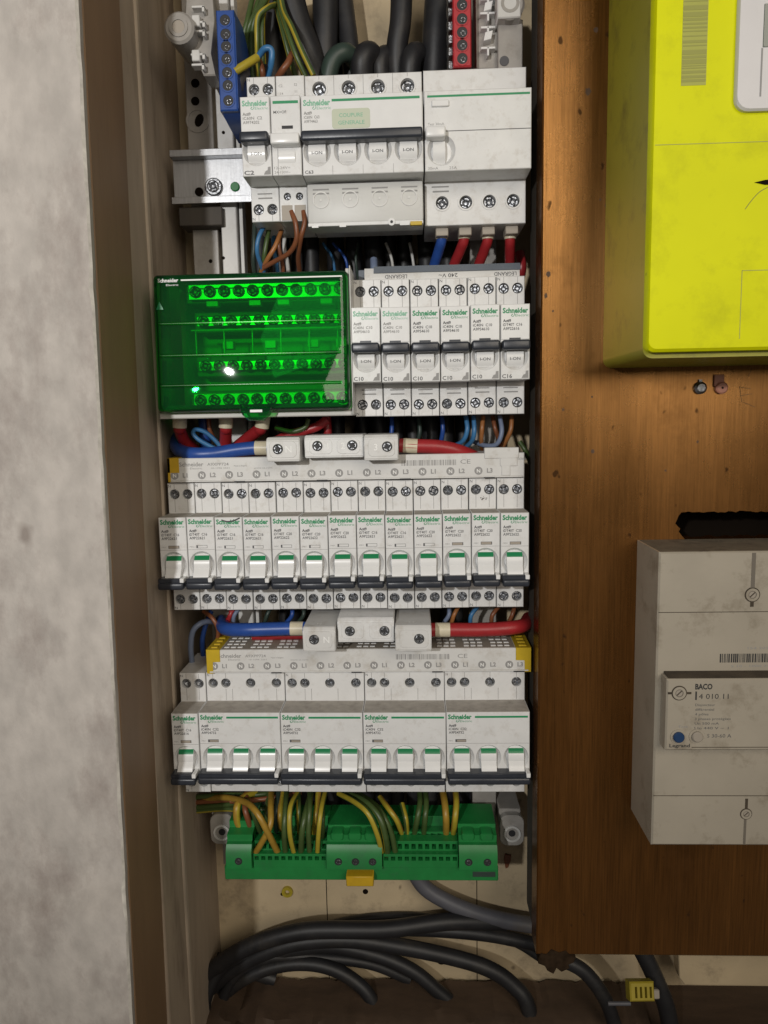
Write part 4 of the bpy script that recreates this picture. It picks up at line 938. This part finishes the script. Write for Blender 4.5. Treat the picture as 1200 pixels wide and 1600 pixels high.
for py in (36, 90):
    p = P(308, py, 37); mb = MB(o); mb.box(p[0] - 2.6, p[0] + 2.6, 33.5, 41, p[2] - 3.4, p[2] + 3.4, .6); part('clip_block', mb, 'steel_white', br)
br, o = bracket([(742, -40, 40), (790, -40, 40), (800, 30, 40), (786, 60, 40), (782, 108, 40), (744, 108, 40)], (797, 5, 26, 9.0), 'milky bar support with clips at the top right beside the red bar', 1)
for py, w_ in ((2, 9), (24, 10), (46, 9), (78, 9)):
    p = P(762, py, 37); mb = MB(o); mb.box(p[0] - w_ * .5, p[0] + w_ * .5, 34, 41, p[2] - .7, p[2] + .7, .3); mb.box(p[0] - .7, p[0] + .7, 34, 41, p[2] - 4.5, p[2] + .5, .3); part('clip_rib', mb, 'toggle_white', br)
for py in (14, 60):
    p = P(762, py, 37); mb = MB(o); mb.prism_d([(p[0] - 3, p[2] - 3), (p[0] + 2, p[2] - 2), (p[0] + 3, p[2] + 3.2), (p[0] - 2, p[2] + 2.2)], 33.5, 41, .4); part('clip_block', mb, 'toggle_white', br)
p = P(784, 91, 30); q = P(808, 60, 30)
mb = MB(o); mb.box(p[0] - 2, q[0] + 4, 34, 70, P(800, 108, 34)[2], P(800, 30, 34)[2], .6); part('arm', mb, 'milky_plastic', br); mb = MB(o); mb.cyl(p[0] + 2, 33.4, 35, p[2], 2.9, 16); part('arm_hole', mb, 'grey_print', br)
mb = MB(o); mb.box(P(777, 0, 24)[0], P(815, 0, 24)[0], 25.5, 60, P(790, 26, 24)[2], 350, .8); part('arm', mb, 'steel_white', br)

def bar(x0, x1, z0, z1, d0, d1, zs, m, label, cat, name):
    o = ((x0 + x1) / 2, d1, z0); root = thing(name, label, cat, o)
    mb = MB(o); mb.shell(x0, x1, z0, z1, d0, d1, .7, [circ((x0 + x1) / 2, z, 3.2) for z in zs][:1] if False else ())
    part('housing', mb, m, root)
    for z in zs:
        mb = MB(o); mb.ring((x0 + x1) / 2, d0 - .5, d0 + .5, z, 4.0, 3.2, 20); part('hole_collar', mb, m, root)
        mb = MB(o); mb.cyl((x0 + x1) / 2, d0 - .25, d0 + .5, z, 3.25, 18); part('screw_well', mb, 'dark_slot', root)
        put('terminal_screw', SCREW[1.8], root, ((x0 + x1) / 2 - o[0] + .5, d0 - .5 - o[1], z - .5 - o[2]), random.uniform(0, 1.5))
    return root, o
zl = [P(351, y, 20)[2] for y in (32, 54, 73, 93, 114, 134, 158)]
bb, o = bar(46.6, 57.6, P(355, 173, 20)[2], P(355, 15, 20)[2], 20, 50, zl, 'blue_block', 'blue neutral terminal bar with seven screws, upper left', 'terminal bar', 'neutral_bar')
mb = MB(o); mb.prism_x([(21, zl[-1] - 4), (27, zl[-1] - 7), (40, zl[-1] - 8), (66, zl[-1] - 9), (66, zl[0] - 4), (44, zl[0] + 7), (28, zl[0] + 6), (21, zl[0] + 2)], 47.5, 57.9); part('side_body', mb, 'blue_block', bb)
zr = [P(722, y, 20)[2] for y in (-62, -38, -14, 8, 30, 51, 71, 92)]
rb, o = bar(189.8, 200.8, P(722, 104, 20)[2], P(722, -80, 20)[2], 20, 50, zr, 'red_block', 'red terminal bar with a column of screws at the top edge', 'terminal bar', 'phase_bar')
mb = MB(o)
for z in zr: mb.box(187.2, 189.9, 26, 46, z - 3, z + 2, .4)
part('contact', mb, 'screw_steel', rb)

# bottom bracket feet of the uprights
for (px, py, lab) in ((347, 1300, 'grey plastic foot with one screw hole, lower left under the bottom row'), (800, 1302, 'white plastic foot with a ringed screw hole, right of the green earth block')):
    c = P(px, py, 60); o = (c[0], 100, c[2]); ft = thing('mounting_bracket', lab, 'bracket', o)
    mb = MB(o); mb.prism_d(rrect(c[0] - 9, c[0] + 9, c[2] - 10, c[2] + 14, 6), 60, 66, .6); mb.box(c[0] - 9, c[0] + 7, 66, 100, c[2] + 2, c[2] + 16, .5)
    part('plate', mb, 'milky_plastic', ft)
    mb = MB(o); mb.ring(c[0], 58.5, 61, c[2], 6.3, 4.8, 24); part('screw_collar', mb, 'steel_white', ft); mb = MB(o); mb.cyl(c[0], 59.7, 61, c[2], 2.6, 14); part('screw_hole', mb, 'dark_slot', ft)

# ================================================================== cables
def cable(name, label, cat, pts, r, m, group=None, n=12, stripe=None, raw=False, sub=6):
    q = [p if raw else P(*p) for p in pts]
    o = q[0]; mb = MB(o); mb.tube(q, r, n, stripe, sub)
    c = put(name, mb.mesh(name, m if isinstance(m, list) else [m], 60), None, o)
    return tag(c, label, cat, group)
def ferrule(parent, a, b, r):
    """pale sleeve on a cable end, child of its cable"""
    o = tuple(v / MM for v in parent.location); mb = MB(o); mb.tube([a, b], r, 16, sub=1); part('sleeve', mb, 'ferrule_cream', parent)
def pcable(name, label, pts, r, m, sl, group=None):
    c = cable(name, label, 'cable', pts, r, m, group); ferrule(c, P(*sl[0]), P(*sl[1]), r * 1.02 if len(sl) < 3 else sl[2]); return c
# comb feeders
pcable('feeder_cable', 'thick blue cable entering the N block of the upper comb bar', [(425, 700, 24), (400, 700, 24), (370, 703, 24), (332, 709, 24), (296, 709, 26), (277, 700, 45), (276, 680, 75)], 4.6, 'cable_blue', [(418, 700, 24), (399, 700, 24)])
pcable('feeder_cable', 'thick red cable entering the 3 block of the upper comb bar', [(624, 696, 24), (655, 697, 24), (690, 699, 25), (722, 707, 28), (752, 722, 40), (775, 745, 70)], 4.7, 'cable_red', [(630, 696, 24), (652, 697, 24)])
pcable('feeder_cable', 'thick blue cable entering the N block of the lower comb bar', [(480, 982, 22), (455, 982, 22), (420, 983, 22), (380, 984, 23), (352, 982, 32), (346, 970, 62)], 4.6, 'cable_blue', [(474, 982, 22), (454, 982, 22)])
pcable('feeder_cable', 'thick red cable entering the L3 block of the lower comb bar', [(672, 984, 22), (702, 984, 22), (745, 984, 22), (790, 982, 22), (818, 977, 30), (826, 966, 60)], 4.7, 'cable_red', [(680, 984, 22), (703, 984, 22)])
cable('comb_link', 'red cable running behind the thick blue one above the comb bar', 'cable', [(300, 712, 45), (340, 718, 42), (400, 712, 40), (450, 716, 42)], 3.4, 'cable_red')
cable('comb_link', 'dark red cable behind the lower comb bar beside its N block', 'cable', [(395, 994, 44), (440, 993, 42), (500, 992, 44)], 3.0, 'cable_red')
# leakage unit outlets
for (px, m, lab, e) in ((690, 'cable_blue', 'blue cable leaving the leakage unit at the top', (676, 425)), (725, 'cable_red', 'red cable next to the blue one under the leakage unit', (706, 425)), (762, 'cable_red', 'middle red cable under the leakage unit', (745, 425)), (797, 'cable_red', 'right red cable under the leakage unit', (796, 425))):
    pcable('outlet_cable', lab, [(px, 350, 36), (px, 374, 36), ((px * 2 + e[0]) / 3, 392, 42), (e[0], e[1], 55), (e[0] - 4, 470, 75)], 3.3, m, [(px, 350, 36), (px, 374, 36), 3.7], 'outlets of the leakage unit')
cable('outlet_cable', 'dark red cable at the far right behind the comb cover', 'cable', [(812, 395, 70), (815, 420, 66), (808, 450, 75)], 3.3, 'cable_red')
# green block feeders
for px, lab, pts in ((281, 'red cable with pale sleeve at the left below the green cover', [(281, 672), (288, 688), (304, 703)]), (353, 'red cable with pale sleeve in the middle below the green cover', [(353, 672), (352, 690), (346, 712)]), (412, 'red cable slanting left from its pale sleeve below the green cover', [(404, 672), (388, 684), (368, 700)])):
    pcable('block_feeder', lab, [(px, 645, 30), (px - (0 if px < 400 else 4), 668, 31)] + [(a, b, 34 + 8 * k) for k, (a, b) in enumerate(pts)], 4.0, 'cable_red', [(px, 648, 30), (px - (0 if px < 400 else 3), 668, 31), 4.7], 'feeders of the green block')
cable('block_feeder', 'blue neutral cable below the green cover, left part', 'cable', [(319, 650, 50), (320, 675, 50), (322, 700, 52)], 4.0, 'cable_blue')
cable('block_feeder', 'red cable arching below the right half of the green cover', 'cable', [(512, 655, 45), (492, 668, 45), (460, 677, 46), (430, 690, 50), (405, 715, 60)], 3.2, 'cable_red')
cable('block_feeder', 'thin dark red cable hanging straight under the green cover', 'cable', [(510, 650, 55), (512, 675, 55), (512, 700, 58)], 3.0, 'cable_red')
cable('loop_wire', 'light blue looped wire left below the green cover', 'wire', [(345, 705, 38), (330, 698, 36), (312, 688, 34), (302, 678, 34), (306, 671, 36), (322, 676, 38), (338, 690, 40), (350, 706, 42)], 1.5, 'wire_lightblue')
cable('loop_wire', 'brown wire dropping between the sleeves below the green cover', 'wire', [(326, 655, 40), (328, 672, 40), (338, 690, 44), (350, 700, 50)], 1.5, 'wire_brown')
cable('loop_wire', 'pale green brown wire curving under the green cover', 'wire', [(482, 655, 40), (476, 668, 40), (455, 674, 40), (430, 668, 42)], 1.6, 'wire_green')

def wire(label, pts, m='wire_lightblue', r=1.4, group=None, stripe=None):
    return cable('wire', label, 'wire', pts, r, m, group, 8, stripe)
G12 = 'thin wires between the upper two rows'; G23 = 'thin wires under the C10 breakers'; G34 = 'thin wires under the thirteen breakers'
# under the top row, left
wire('blue wire under the C2 breaker', [(412, 355, 38), (404, 372, 36), (402, 395, 38), (412, 425, 50)], 'wire_lightblue', 1.5, G12)
wire('yellow green wire under the C2 breaker', [(420, 360, 44), (416, 380, 42), (412, 405, 44), (406, 430, 55)], ['wire_green', 'wire_yellow'], 1.6, G12, 3)
wire('dark blue green wire at the left under the C2 breaker', [(398, 350, 50), (397, 380, 48), (396, 410, 50), (400, 440, 60)], 'cable_dark_green', 1.6, G12)
wire('left orange brown wire of the pair under the trip unit', [(455, 330, 22), (462, 350, 20), (463, 375, 22), (452, 395, 28), (430, 408, 36), (412, 418, 42)], 'wire_brown', 1.6, G12)
wire('right orange brown wire of the pair under the trip unit', [(474, 330, 22), (476, 348, 20), (470, 372, 22), (466, 400, 34), (468, 425, 50)], 'wire_brown', 1.6, G12)
wire('orange wire crossing low under the C2 breaker', [(440, 360, 44), (430, 385, 40), (418, 405, 42), (408, 425, 50)], 'wire_orange', 1.6, G12)
for k, (x, m) in enumerate(((438, 'wire_brown'), (446, 'steel_white'), (429, 'wire_lightblue'))):
    wire(['dark brown wire deep under the trip unit', 'white wire deep under the trip unit', 'pale blue wire deep under the C2 breaker'][k], [(x, 362, 60), (x - 2, 385, 58), (x + 3, 410, 62), (x + 6, 440, 70)], m, 1.4, G12)
wire('grey blue stub above the green cover edge', [(584, 405, 60), (585, 425, 56), (588, 450, 60)], 'wire_greyblue', 2.6, G12)
for k, (x, x2) in enumerate(((505, 520), (603, 612), (640, 645), (520, 540), (560, 556))): wire(['thin blue wire in the dark gap over the green cover', 'thin pale wire in the dark gap over the first C10', 'thin pale wire in the dark gap over the third C10', 'second thin blue wire in the dark gap over the green cover', 'thin dark wire in the gap beside the comb cover'][k], [(x, 380, 85), (x2, 405, 80), (x2 + 4, 440, 85)], ['wire_lightblue', 'steel_white', 'steel_white', 'cable_blue', 'cable_dark_green'][k], 1.0, G12)
# under the C10 row
for x, pts, m, lab in ((0, [(728, 650, 45), (730, 672, 42), (722, 690, 46), (700, 700, 60)], 'wire_lightblue', 'left light blue wire curling under the fifth C10 breaker'), (0, [(740, 650, 45), (741, 675, 42), (735, 692, 48), (715, 706, 65)], 'wire_lightblue', 'right light blue wire curling under the fifth C10 breaker'),
        (0, [(755, 650, 48), (753, 672, 45), (752, 692, 52), (756, 712, 70)], 'wire_orange', 'orange wire under the fifth C10 breaker'), (0, [(770, 650, 50), (774, 670, 46), (780, 688, 50), (784, 705, 60)], 'wire_brown', 'red brown wire left of the grey one under the C16 breaker'),
        (0, [(781, 650, 42), (784, 675, 38), (776, 694, 40), (758, 696, 48), (740, 690, 60)], 'wire_greyblue', 'grey blue loop under the C16 breaker'), (0, [(800, 650, 44), (798, 672, 42), (790, 690, 46), (780, 708, 60)], 'wire_orange', 'orange brown wire at the right under the C16 breaker'),
        (0, [(812, 690, 50), (822, 706, 48), (828, 722, 55)], 'wire_green', 'green wire at the right end behind the comb bar'), (0, [(690, 650, 60), (692, 672, 58), (688, 695, 62)], 'cable_blue', 'dark blue wire under the fourth C10 breaker'), (0, [(653, 650, 65), (656, 675, 62), (648, 700, 66)], 'cable_dark_green', 'dark teal wire under the third C10 breaker'), (0, [(612, 650, 65), (612, 675, 62), (606, 700, 66)], 'cable_blue', 'dark blue wire under the second C10 breaker')):
    wire(lab, pts, m, 1.6, G23)
# under the row of thirteen
wire('grey blue loop left under the thirteen breakers', [(300, 1035, 45), (298, 1010, 40), (302, 985, 38), (318, 972, 42), (336, 972, 55)], 'wire_greyblue', 2.0, G34)
wire('pinkish brown loop under the first two of the thirteen', [(338, 1010, 50), (341, 985, 46), (332, 966, 46), (318, 955, 52)], 'wire_brown', 1.6, G34)
wire('dark blue loop left under the thirteen breakers', [(318, 1030, 60), (316, 1000, 55), (322, 975, 55), (330, 955, 60)], 'cable_blue', 1.8, G34)
for x, m, lab in ((364, 'cable_red', 'left of the two red wires under the third of the thirteen'), (356, 'cable_red', 'right curved red wire under the third of the thirteen'), (452, 'cable_blue', 'blue wire slanting under the fifth of the thirteen'), (488, 'cable_red', 'red wire under the sixth of the thirteen'), (372, 'wire_greyblue', 'grey wire beside the red ones under the third of the thirteen'), (470, 'cable_dark_green', 'dark wire left of the lower N block'), (640, 'cable_red', 'dark red wire above the lower L3 block'), (698, 'wire_greyblue', 'pale blue wire above the red feeder, left'), (712, 'wire_orange', 'dull orange wire above the red feeder'), (742, 'wire_lightblue', 'light blue wire above the red feeder, right'), (775, 'wire_brown', 'brown wire above the red feeder near its end'), (800, 'wire_brown', 'brown wire above the bend of the red feeder'), (420, 'cable_dark_green', 'dark wire under the fourth of the thirteen')):
    wire(lab, [(x + 4, 948, 50), (x + random.randint(-6, 6), 962, 47), (x - 8, 978, 52), (x - 16, 1000, 65)], m, 1.5, G34)

# ---- protective wires, striped
GY = ['wire_green', 'wire_yellow']; YG = ['wire_yellow', 'wire_green']; AM = ['wire_amber', 'wire_yellow']
GT = 'green yellow wires at the top left'; GB = 'green yellow wires in the earth block'
topw = [[(386, 130, 70), (384, 80, 60), (390, 40, 52), (408, 8, 55), (420, -30, 70)], [(376, 100, 60), (380, 60, 55), (388, 25, 55), (400, -30, 70)], [(396, 125, 62), (393, 70, 55), (398, 30, 50), (412, 5, 55), (430, -30, 65)],
        [(404, 120, 58), (402, 70, 46), (403, 28, 44), (418, 12, 46), (430, 8, 60)], [(412, 100, 64), (410, 50, 58), (412, 20, 60), (424, -20, 70)],
        [(478, 120, 48), (462, 85, 44), (448, 45, 46), (438, 10, 55), (432, -30, 70)], [(490, 118, 40), (472, 80, 40), (456, 42, 42), (443, 15, 52), (436, -30, 66)], [(462, 122, 60), (450, 80, 54), (440, 40, 54), (430, 5, 62)], [(384, 110, 66), (388, 70, 58), (394, 35, 56), (404, 0, 62)]]
for k, p in enumerate(topw):
    wire(['green yellow wire arching at the far left of the top bundle', 'dull green wire outermost beside the blue bar', 'green yellow wire in the middle of the left arch', 'bright yellow striped wire of the left arch', 'inner green wire of the left arch', 'green yellow wire slanting down to the main breaker', 'bright yellow striped wire slanting down to the main breaker', 'dull green wire slanting behind the brighter ones', 'dark green wire low in the left arch'][k], p, YG if k in (3, 6) else GY, 1.75, GT, 2)
wire('light blue hooked wire above the C2 breaker', [(404, 88, 44), (414, 76, 40), (424, 78, 40), (424, 98, 42), (418, 125, 50)], 'wire_lightblue', 2.0, GT)
wire('brown wire slanting into the trip unit', [(456, 85, 50), (450, 98, 45), (440, 112, 46), (430, 128, 55)], 'wire_brown', 2.2, GT)
wire('rust brown wire above the C2 breaker', [(405, 95, 58), (410, 110, 55), (412, 130, 60)], 'wire_brown', 2.0, GT)
a, b = P(366, 112, 22), P(402, 90, 30)
mb = MB(a); mb.tube([a, P(384, 101, 25), b], 2.5, 10, sub=3); tg = tag(put('wire_marker', mb.mesh('wire_marker', 'wire_yellow', 60), None, a), 'yellow wire marker sleeve beside the blue terminal bar', 'wire marker')
wire('grey stub under the yellow marker sleeve', [(372, 140, 34), (374, 125, 32), (384, 112, 36)], 'cable_grey', 3.4, GT)
bot = [([(398, 1275, 48), (374, 1290, 40), (370, 1262, 40), (380, 1246, 50), (400, 1238, 60)], AM, 2.6), ([(395, 1302, 44), (388, 1282, 38), (383, 1262, 40), (385, 1240, 55)], ['wire_brown', 'wire_brown'], 2.2), ([(408, 1302, 44), (400, 1282, 36), (393, 1262, 38), (380, 1248, 50), (350, 1240, 70)], GY, 2.0),
       ([(434, 1332, 32), (418, 1300, 22), (400, 1268, 24), (380, 1252, 40), (340, 1246, 62), (300, 1256, 80)], AM, 2.3), ([(398, 1334, 32), (408, 1318, 26), (422, 1290, 24), (423, 1260, 34), (424, 1236, 55)], AM, 2.2), ([(419, 1300, 46), (417, 1270, 40), (420, 1236, 55)], GY, 1.8),
       ([(432, 1300, 44), (432, 1268, 40), (436, 1236, 55)], ['cable_dark_green', 'wire_green'], 2.2), ([(441, 1300, 46), (438, 1275, 36), (442, 1238, 55)], AM, 2.4), ([(446, 1334, 32), (444, 1300, 24), (446, 1262, 32), (448, 1234, 55)], GY, 1.9), ([(460, 1334, 32), (453, 1300, 24), (454, 1262, 30), (466, 1238, 50)], GY, 2.1),
       ([(468, 1306, 44), (467, 1270, 38), (466, 1236, 55)], YG, 1.9), ([(470, 1334, 32), (472, 1300, 25), (478, 1268, 32), (486, 1240, 52)], GY, 2.1), ([(484, 1334, 32), (482, 1300, 26), (484, 1262, 32), (484, 1236, 52)], GY, 1.9), ([(490, 1304, 44), (494, 1275, 36), (498, 1238, 52)], AM, 2.3), ([(496, 1334, 32), (498, 1300, 26), (502, 1265, 32), (508, 1238, 52)], GY, 2.0), ([(503, 1320, 40), (504, 1280, 34), (502, 1240, 54)], GY, 1.8),
       ([(597, 1334, 32), (590, 1304, 24), (576, 1272, 24), (556, 1254, 34), (530, 1240, 55)], GY, 2.2), ([(606, 1336, 32), (602, 1306, 24), (592, 1275, 26), (570, 1252, 36), (540, 1238, 60)], GY, 2.2), ([(618, 1334, 32), (612, 1304, 28), (600, 1276, 30), (584, 1256, 42), (560, 1240, 60)], ['wire_green', 'wire_green'], 2.0),
       ([(628, 1304, 44), (620, 1282, 36), (606, 1262, 40), (594, 1246, 56)], AM, 2.0), ([(636, 1304, 44), (634, 1280, 38), (628, 1256, 48)], GY, 1.9), ([(647, 1304, 44), (652, 1280, 36), (656, 1256, 42), (656, 1238, 55)], GY, 2.0), ([(662, 1304, 44), (664, 1280, 36), (666, 1256, 42), (665, 1238, 55)], GY, 2.0), ([(697, 1304, 44), (697, 1280, 36), (695, 1256, 42), (692, 1238, 55)], AM, 2.4), ([(708, 1304, 44), (711, 1280, 36), (713, 1256, 42), (712, 1238, 55)], AM, 2.2)]
words = ['thick amber wire bent over the left boss of the earth block', 'brown wire into the leftmost upper hole', 'striped wire beside the brown one at the left', 'long tan wire crossing over the left holes of the earth block', 'amber wire crossing under the tan one into a lower hole', 'thin striped wire left of the dark green wire', 'dark green wire into the left half of the block', 'broad amber wire right of the dark green one', 'thin green wire over the broad amber one', 'green wire with a bend at its top, left half centre', 'yellow striped short wire into the upper holes', 'green wire leaning right, left half', 'straight green wire, left half', 'amber wire, right part of the left half', 'green wire at the right of the left half', 'short green wire at the end of the left half',
         'outermost of the three green wires arching into the middle', 'middle one of the three green wires arching into the middle', 'innermost dark green arching wire in the middle', 'amber wire slanting into the right upper holes', 'short green wire slanting into the right upper holes', 'left wire of the upright green pair', 'right wire of the upright green pair', 'left wire of the amber pair at the right', 'right wire of the amber pair at the right']
for (p, m, rr), wd in zip(bot, words): wire(wd, p, m, rr, GB, 2)
for k, (y0, y1, m) in enumerate(((1262, 1250, GY), (1254, 1246, ['wire_brown', 'wire_brown']), (1246, 1242, GY), (1268, 1266, GY))):
    wire(['green wire running left in the shade under the bottom row', 'brown wire running left in the shade under the bottom row', 'upper green wire running left in the shade under the bottom row', 'lowest green wire running left in the shade'][k], [(262, y0 + 4, 85), (300, y0, 75), (350, y0 - 4, 62), (400, y1, 58), (450, y1 - 8, 66)], m, 2.0, GB, 3)
wire('brown wire lying across under the bottom row', [(360, 1252, 50), (400, 1250, 48), (440, 1244, 52), (470, 1238, 60)], 'wire_brown', 1.9, GB)

# ---- black cables, top and bottom
tb_ = [([(446, -40, 70), (462, 30, 72), (480, 80, 74), (494, 120, 80)], 9.5), ([(430, -40, 92), (428, 40, 92), (424, 100, 94), (430, 160, 96)], 10.5), ([(508, -40, 84), (508, 40, 84), (506, 130, 86)], 8.8), ([(527, -40, 98), (530, 30, 100), (538, 90, 100), (542, 140, 102)], 7.5), ([(532, -40, 92), (542, 40, 90), (548, 90, 88), (552, 140, 92)], 6.5),
       ([(628, -40, 80), (626, 30, 80), (620, 80, 82), (622, 140, 86)], 7.4), ([(688, -40, 80), (682, 50, 80), (678, 130, 84)], 9.5), ([(704, -40, 98), (698, 60, 98), (695, 130, 100)], 6.5), ([(566, 140, 80), (566, 96, 74), (578, 84, 78), (590, 110, 92), (592, 140, 96)], 7.6), ([(598, 140, 84), (594, 100, 80), (604, 86, 84), (612, 120, 92)], 6.0), ([(640, 140, 76), (642, 96, 72), (652, 84, 78), (662, 120, 92)], 7.0), ([(510, 135, 72), (520, 95, 70), (540, 82, 72), (556, 100, 84), (562, 140, 90)], 6.0)]
lb = ['thick black cable slanting behind the striped wires', 'thick black cable left behind the striped wire arch', 'straight black cable above the left pole of the main breaker', 'black cable behind, between the left two main breaker poles', 'ridged black cable slanting toward the second main breaker pole', 'single black cable above the right poles of the main breaker', 'thick black cable left of the red bar', 'thin black cable close to the red bar', 'black cable bend over the second main breaker pole', 'small black cable bend over the third main breaker pole', 'black cable bend over the fourth main breaker pole', 'dark green grey cable bend over the left poles']
for k, ((p, rr), l) in enumerate(zip(tb_, lb)): cable('supply_cable', l, 'cable', p, rr, 'cable_dark_green' if k == 11 else 'cable_black', 'black supply cables at the top', 14)
for k in range(13):
    x = 58 + k * 12.6 + random.uniform(-2, 2)
    cable('riser_cable', '%s black riser cable counted from the left, in the dark behind the rows' % ORD[k], 'cable', [(x, 100 + random.uniform(-6, 6), 275), (x + random.uniform(-4, 4), 101 + random.uniform(-8, 8), 180), (x + random.uniform(-5, 5), 100 + random.uniform(-9, 8), 60), (x + random.uniform(-5, 5), 100 + random.uniform(-9, 8), -60), (x + random.uniform(-3, 3), 104, -160), (x, 106, -262)], random.uniform(5.2, 6.6), 'cable_black', 'black cables behind the rows', 10, raw=True, sub=4)
bb_ = [([(318, 1600, 78), (322, 1560, 80), (340, 1520, 84), (372, 1496, 88), (420, 1484, 96), (470, 1484, 104)], 5.5, 'cable_black', 'black cable rising steeply from the floor at the lower left'),
       ([(345, 1600, 90), (350, 1556, 92), (372, 1520, 94), (420, 1496, 98), (500, 1496, 104), (580, 1506, 110), (640, 1530, 112)], 5.0, 'cable_black', 'thin black cable lying low behind the others in the recess'),
       ([(450, 1470, 110), (540, 1440, 112), (640, 1432, 112), (720, 1446, 110), (800, 1470, 108), (850, 1500, 108)], 4.0, 'cable_black', 'thinnest black cable against the back board at the right'),
       ([(318, 1540, 104), (360, 1500, 104), (450, 1466, 106), (560, 1452, 106), (660, 1452, 106), (760, 1460, 104), (840, 1476, 104)], 6.0, 'cable_black', 'black cable just under the longest one, running right behind the board'),
       ([(300, 1545, 86), (345, 1505, 84), (400, 1474, 82), (480, 1454, 82), (600, 1452, 84), (700, 1440, 92), (790, 1440, 98)], 7.2, 'cable_black', 'longest black cable curving from the lower left up to the right'),
       ([(310, 1560, 92), (370, 1510, 90), (450, 1476, 90), (540, 1468, 92), (620, 1478, 92), (700, 1494, 92), (760, 1512, 90), (800, 1538, 88), (826, 1576, 84), (838, 1680, 80)], 6.8, 'cable_black', 'black cable arching over and down to the lower right'),
       ([(330, 1560, 100), (400, 1500, 100), (500, 1478, 102), (580, 1490, 102), (640, 1514, 100), (680, 1545, 98), (712, 1580, 96), (726, 1660, 90)], 6.2, 'cable_black', 'black cable dropping into the floor in the middle'),
       ([(320, 1580, 96), (380, 1530, 96), (440, 1508, 98), (500, 1508, 98), (550, 1530, 96), (584, 1570, 92), (600, 1660, 88)], 6.0, 'cable_black', 'shortest low black cable at the lower left'),
       ([(640, 1350, 104), (665, 1388, 102), (715, 1416, 98), (770, 1434, 96), (835, 1446, 96), (900, 1452, 98)], 6.8, 'cable_grey', 'dusty grey cable coming from behind the green earth block'),
       ([(842, 1490, 70), (880, 1500, 68), (915, 1520, 66), (945, 1560, 64), (960, 1600, 64)], 6.0, 'cable_black', 'black cable under the broken corner of the board'),
       ([(300, 1520, 108), (340, 1500, 106), (385, 1515, 106), (430, 1530, 106)], 6.2, 'cable_black', 'black cable end in the lower left corner')]
for p, rr, m, l in bb_: cable('floor_cable', l, 'cable', p, rr * .92, m, 'big cables at the bottom', 14)

# ---- things lying at the bottom
c = P(1005, 1560, 30); o = (c[0], 40, c[2] - 9)
mk = thing('cable_clip', 'yellow slotted plastic clip lying on a cable under the board', 'clip', o); mk.scale = (.8, .8, .8); mk.rotation_euler = (math.radians(-22), math.radians(5), math.radians(8))
mb = MB(o); mb.shell(c[0] - 12, c[0] + 11, c[2] - 8, c[2] + 8, 30, 40, 1.2, [rect_hole(c[0] - 7.5 + 4.6 * k, c[0] - 5.4 + 4.6 * k, c[2] - 5, c[2] + 4) for k in range(4)], 6); part('clip_body', mb, 'wire_yellow', mk)
mb = MB(o); mb.box(c[0] + 10, c[0] + 17, 32, 39, c[2] - 7, c[2] + 1, 1.0); part('clip_tail', mb, 'button_grey', mk)
cable('thin_lead', 'thin grey lead running into the yellow clip', 'wire', [(950, 1568, 36), (975, 1568, 36), (985, 1568, 36)], 1.5, 'cable_grey')
cable('floor_cable', 'black cable under the board behind the yellow clip', 'cable', [(1000, 1480, 60), (1020, 1520, 58), (1040, 1570, 56), (1050, 1620, 56)], 6.5, 'cable_black', 'big cables at the bottom', 14)
a = P(1060, 1504, 80); b = P(1240, 1540, 80)
mb = MB((a[0], 92, b[2])); mb.prism_d([(a[0], a[2] + 6), (b[0], a[2] + 6), (b[0], b[2]), (a[0] + 5, b[2]), (a[0] + 1, b[2] + 6)], 80, 92, .6)
pb = put('pale_board', mb.mesh('pale_board', 'back_cream'), None, (a[0], 92, b[2])); tag(pb, 'pale strip of board showing under the wooden board at the lower right', 'board')
o = (120, 112, ZB)
mb = MB(o); top = P(500, 1532, 112)[2]; rnd = random.Random(3); rows_ = []
for d, dz in ((112, 1), (98, 0), (84, -1), (72, -3), (60, -9), (56, -22), (55, -60)):
    rows_.append([mb.v(-14 + k * 5, d + (rnd.uniform(-3, 3) if d < 110 else 0), top + dz + rnd.uniform(-1.6, 1.8) + (3 if k < 12 else 0) * math.sin(k * .8)) for k in range(72)])
for a, b in zip(rows_, rows_[1:]):
    for k in range(71): mb.f([a[k], a[k + 1], b[k + 1], b[k]])
back_ = [mb.v(-14 + k * 5, 112, top - 60) for k in range(72)]
for k in range(71): mb.f([rows_[-1][k], rows_[-1][k + 1], back_[k + 1], back_[k]]); mb.f([back_[k], back_[k + 1], rows_[0][k + 1], rows_[0][k]])
lg = put('foot_ledge', mb.mesh('foot_ledge', 'floor_wood', 25), None, o); tag(lg, 'rough dark brown ledge of wood at the foot of the back board', 'ledge')
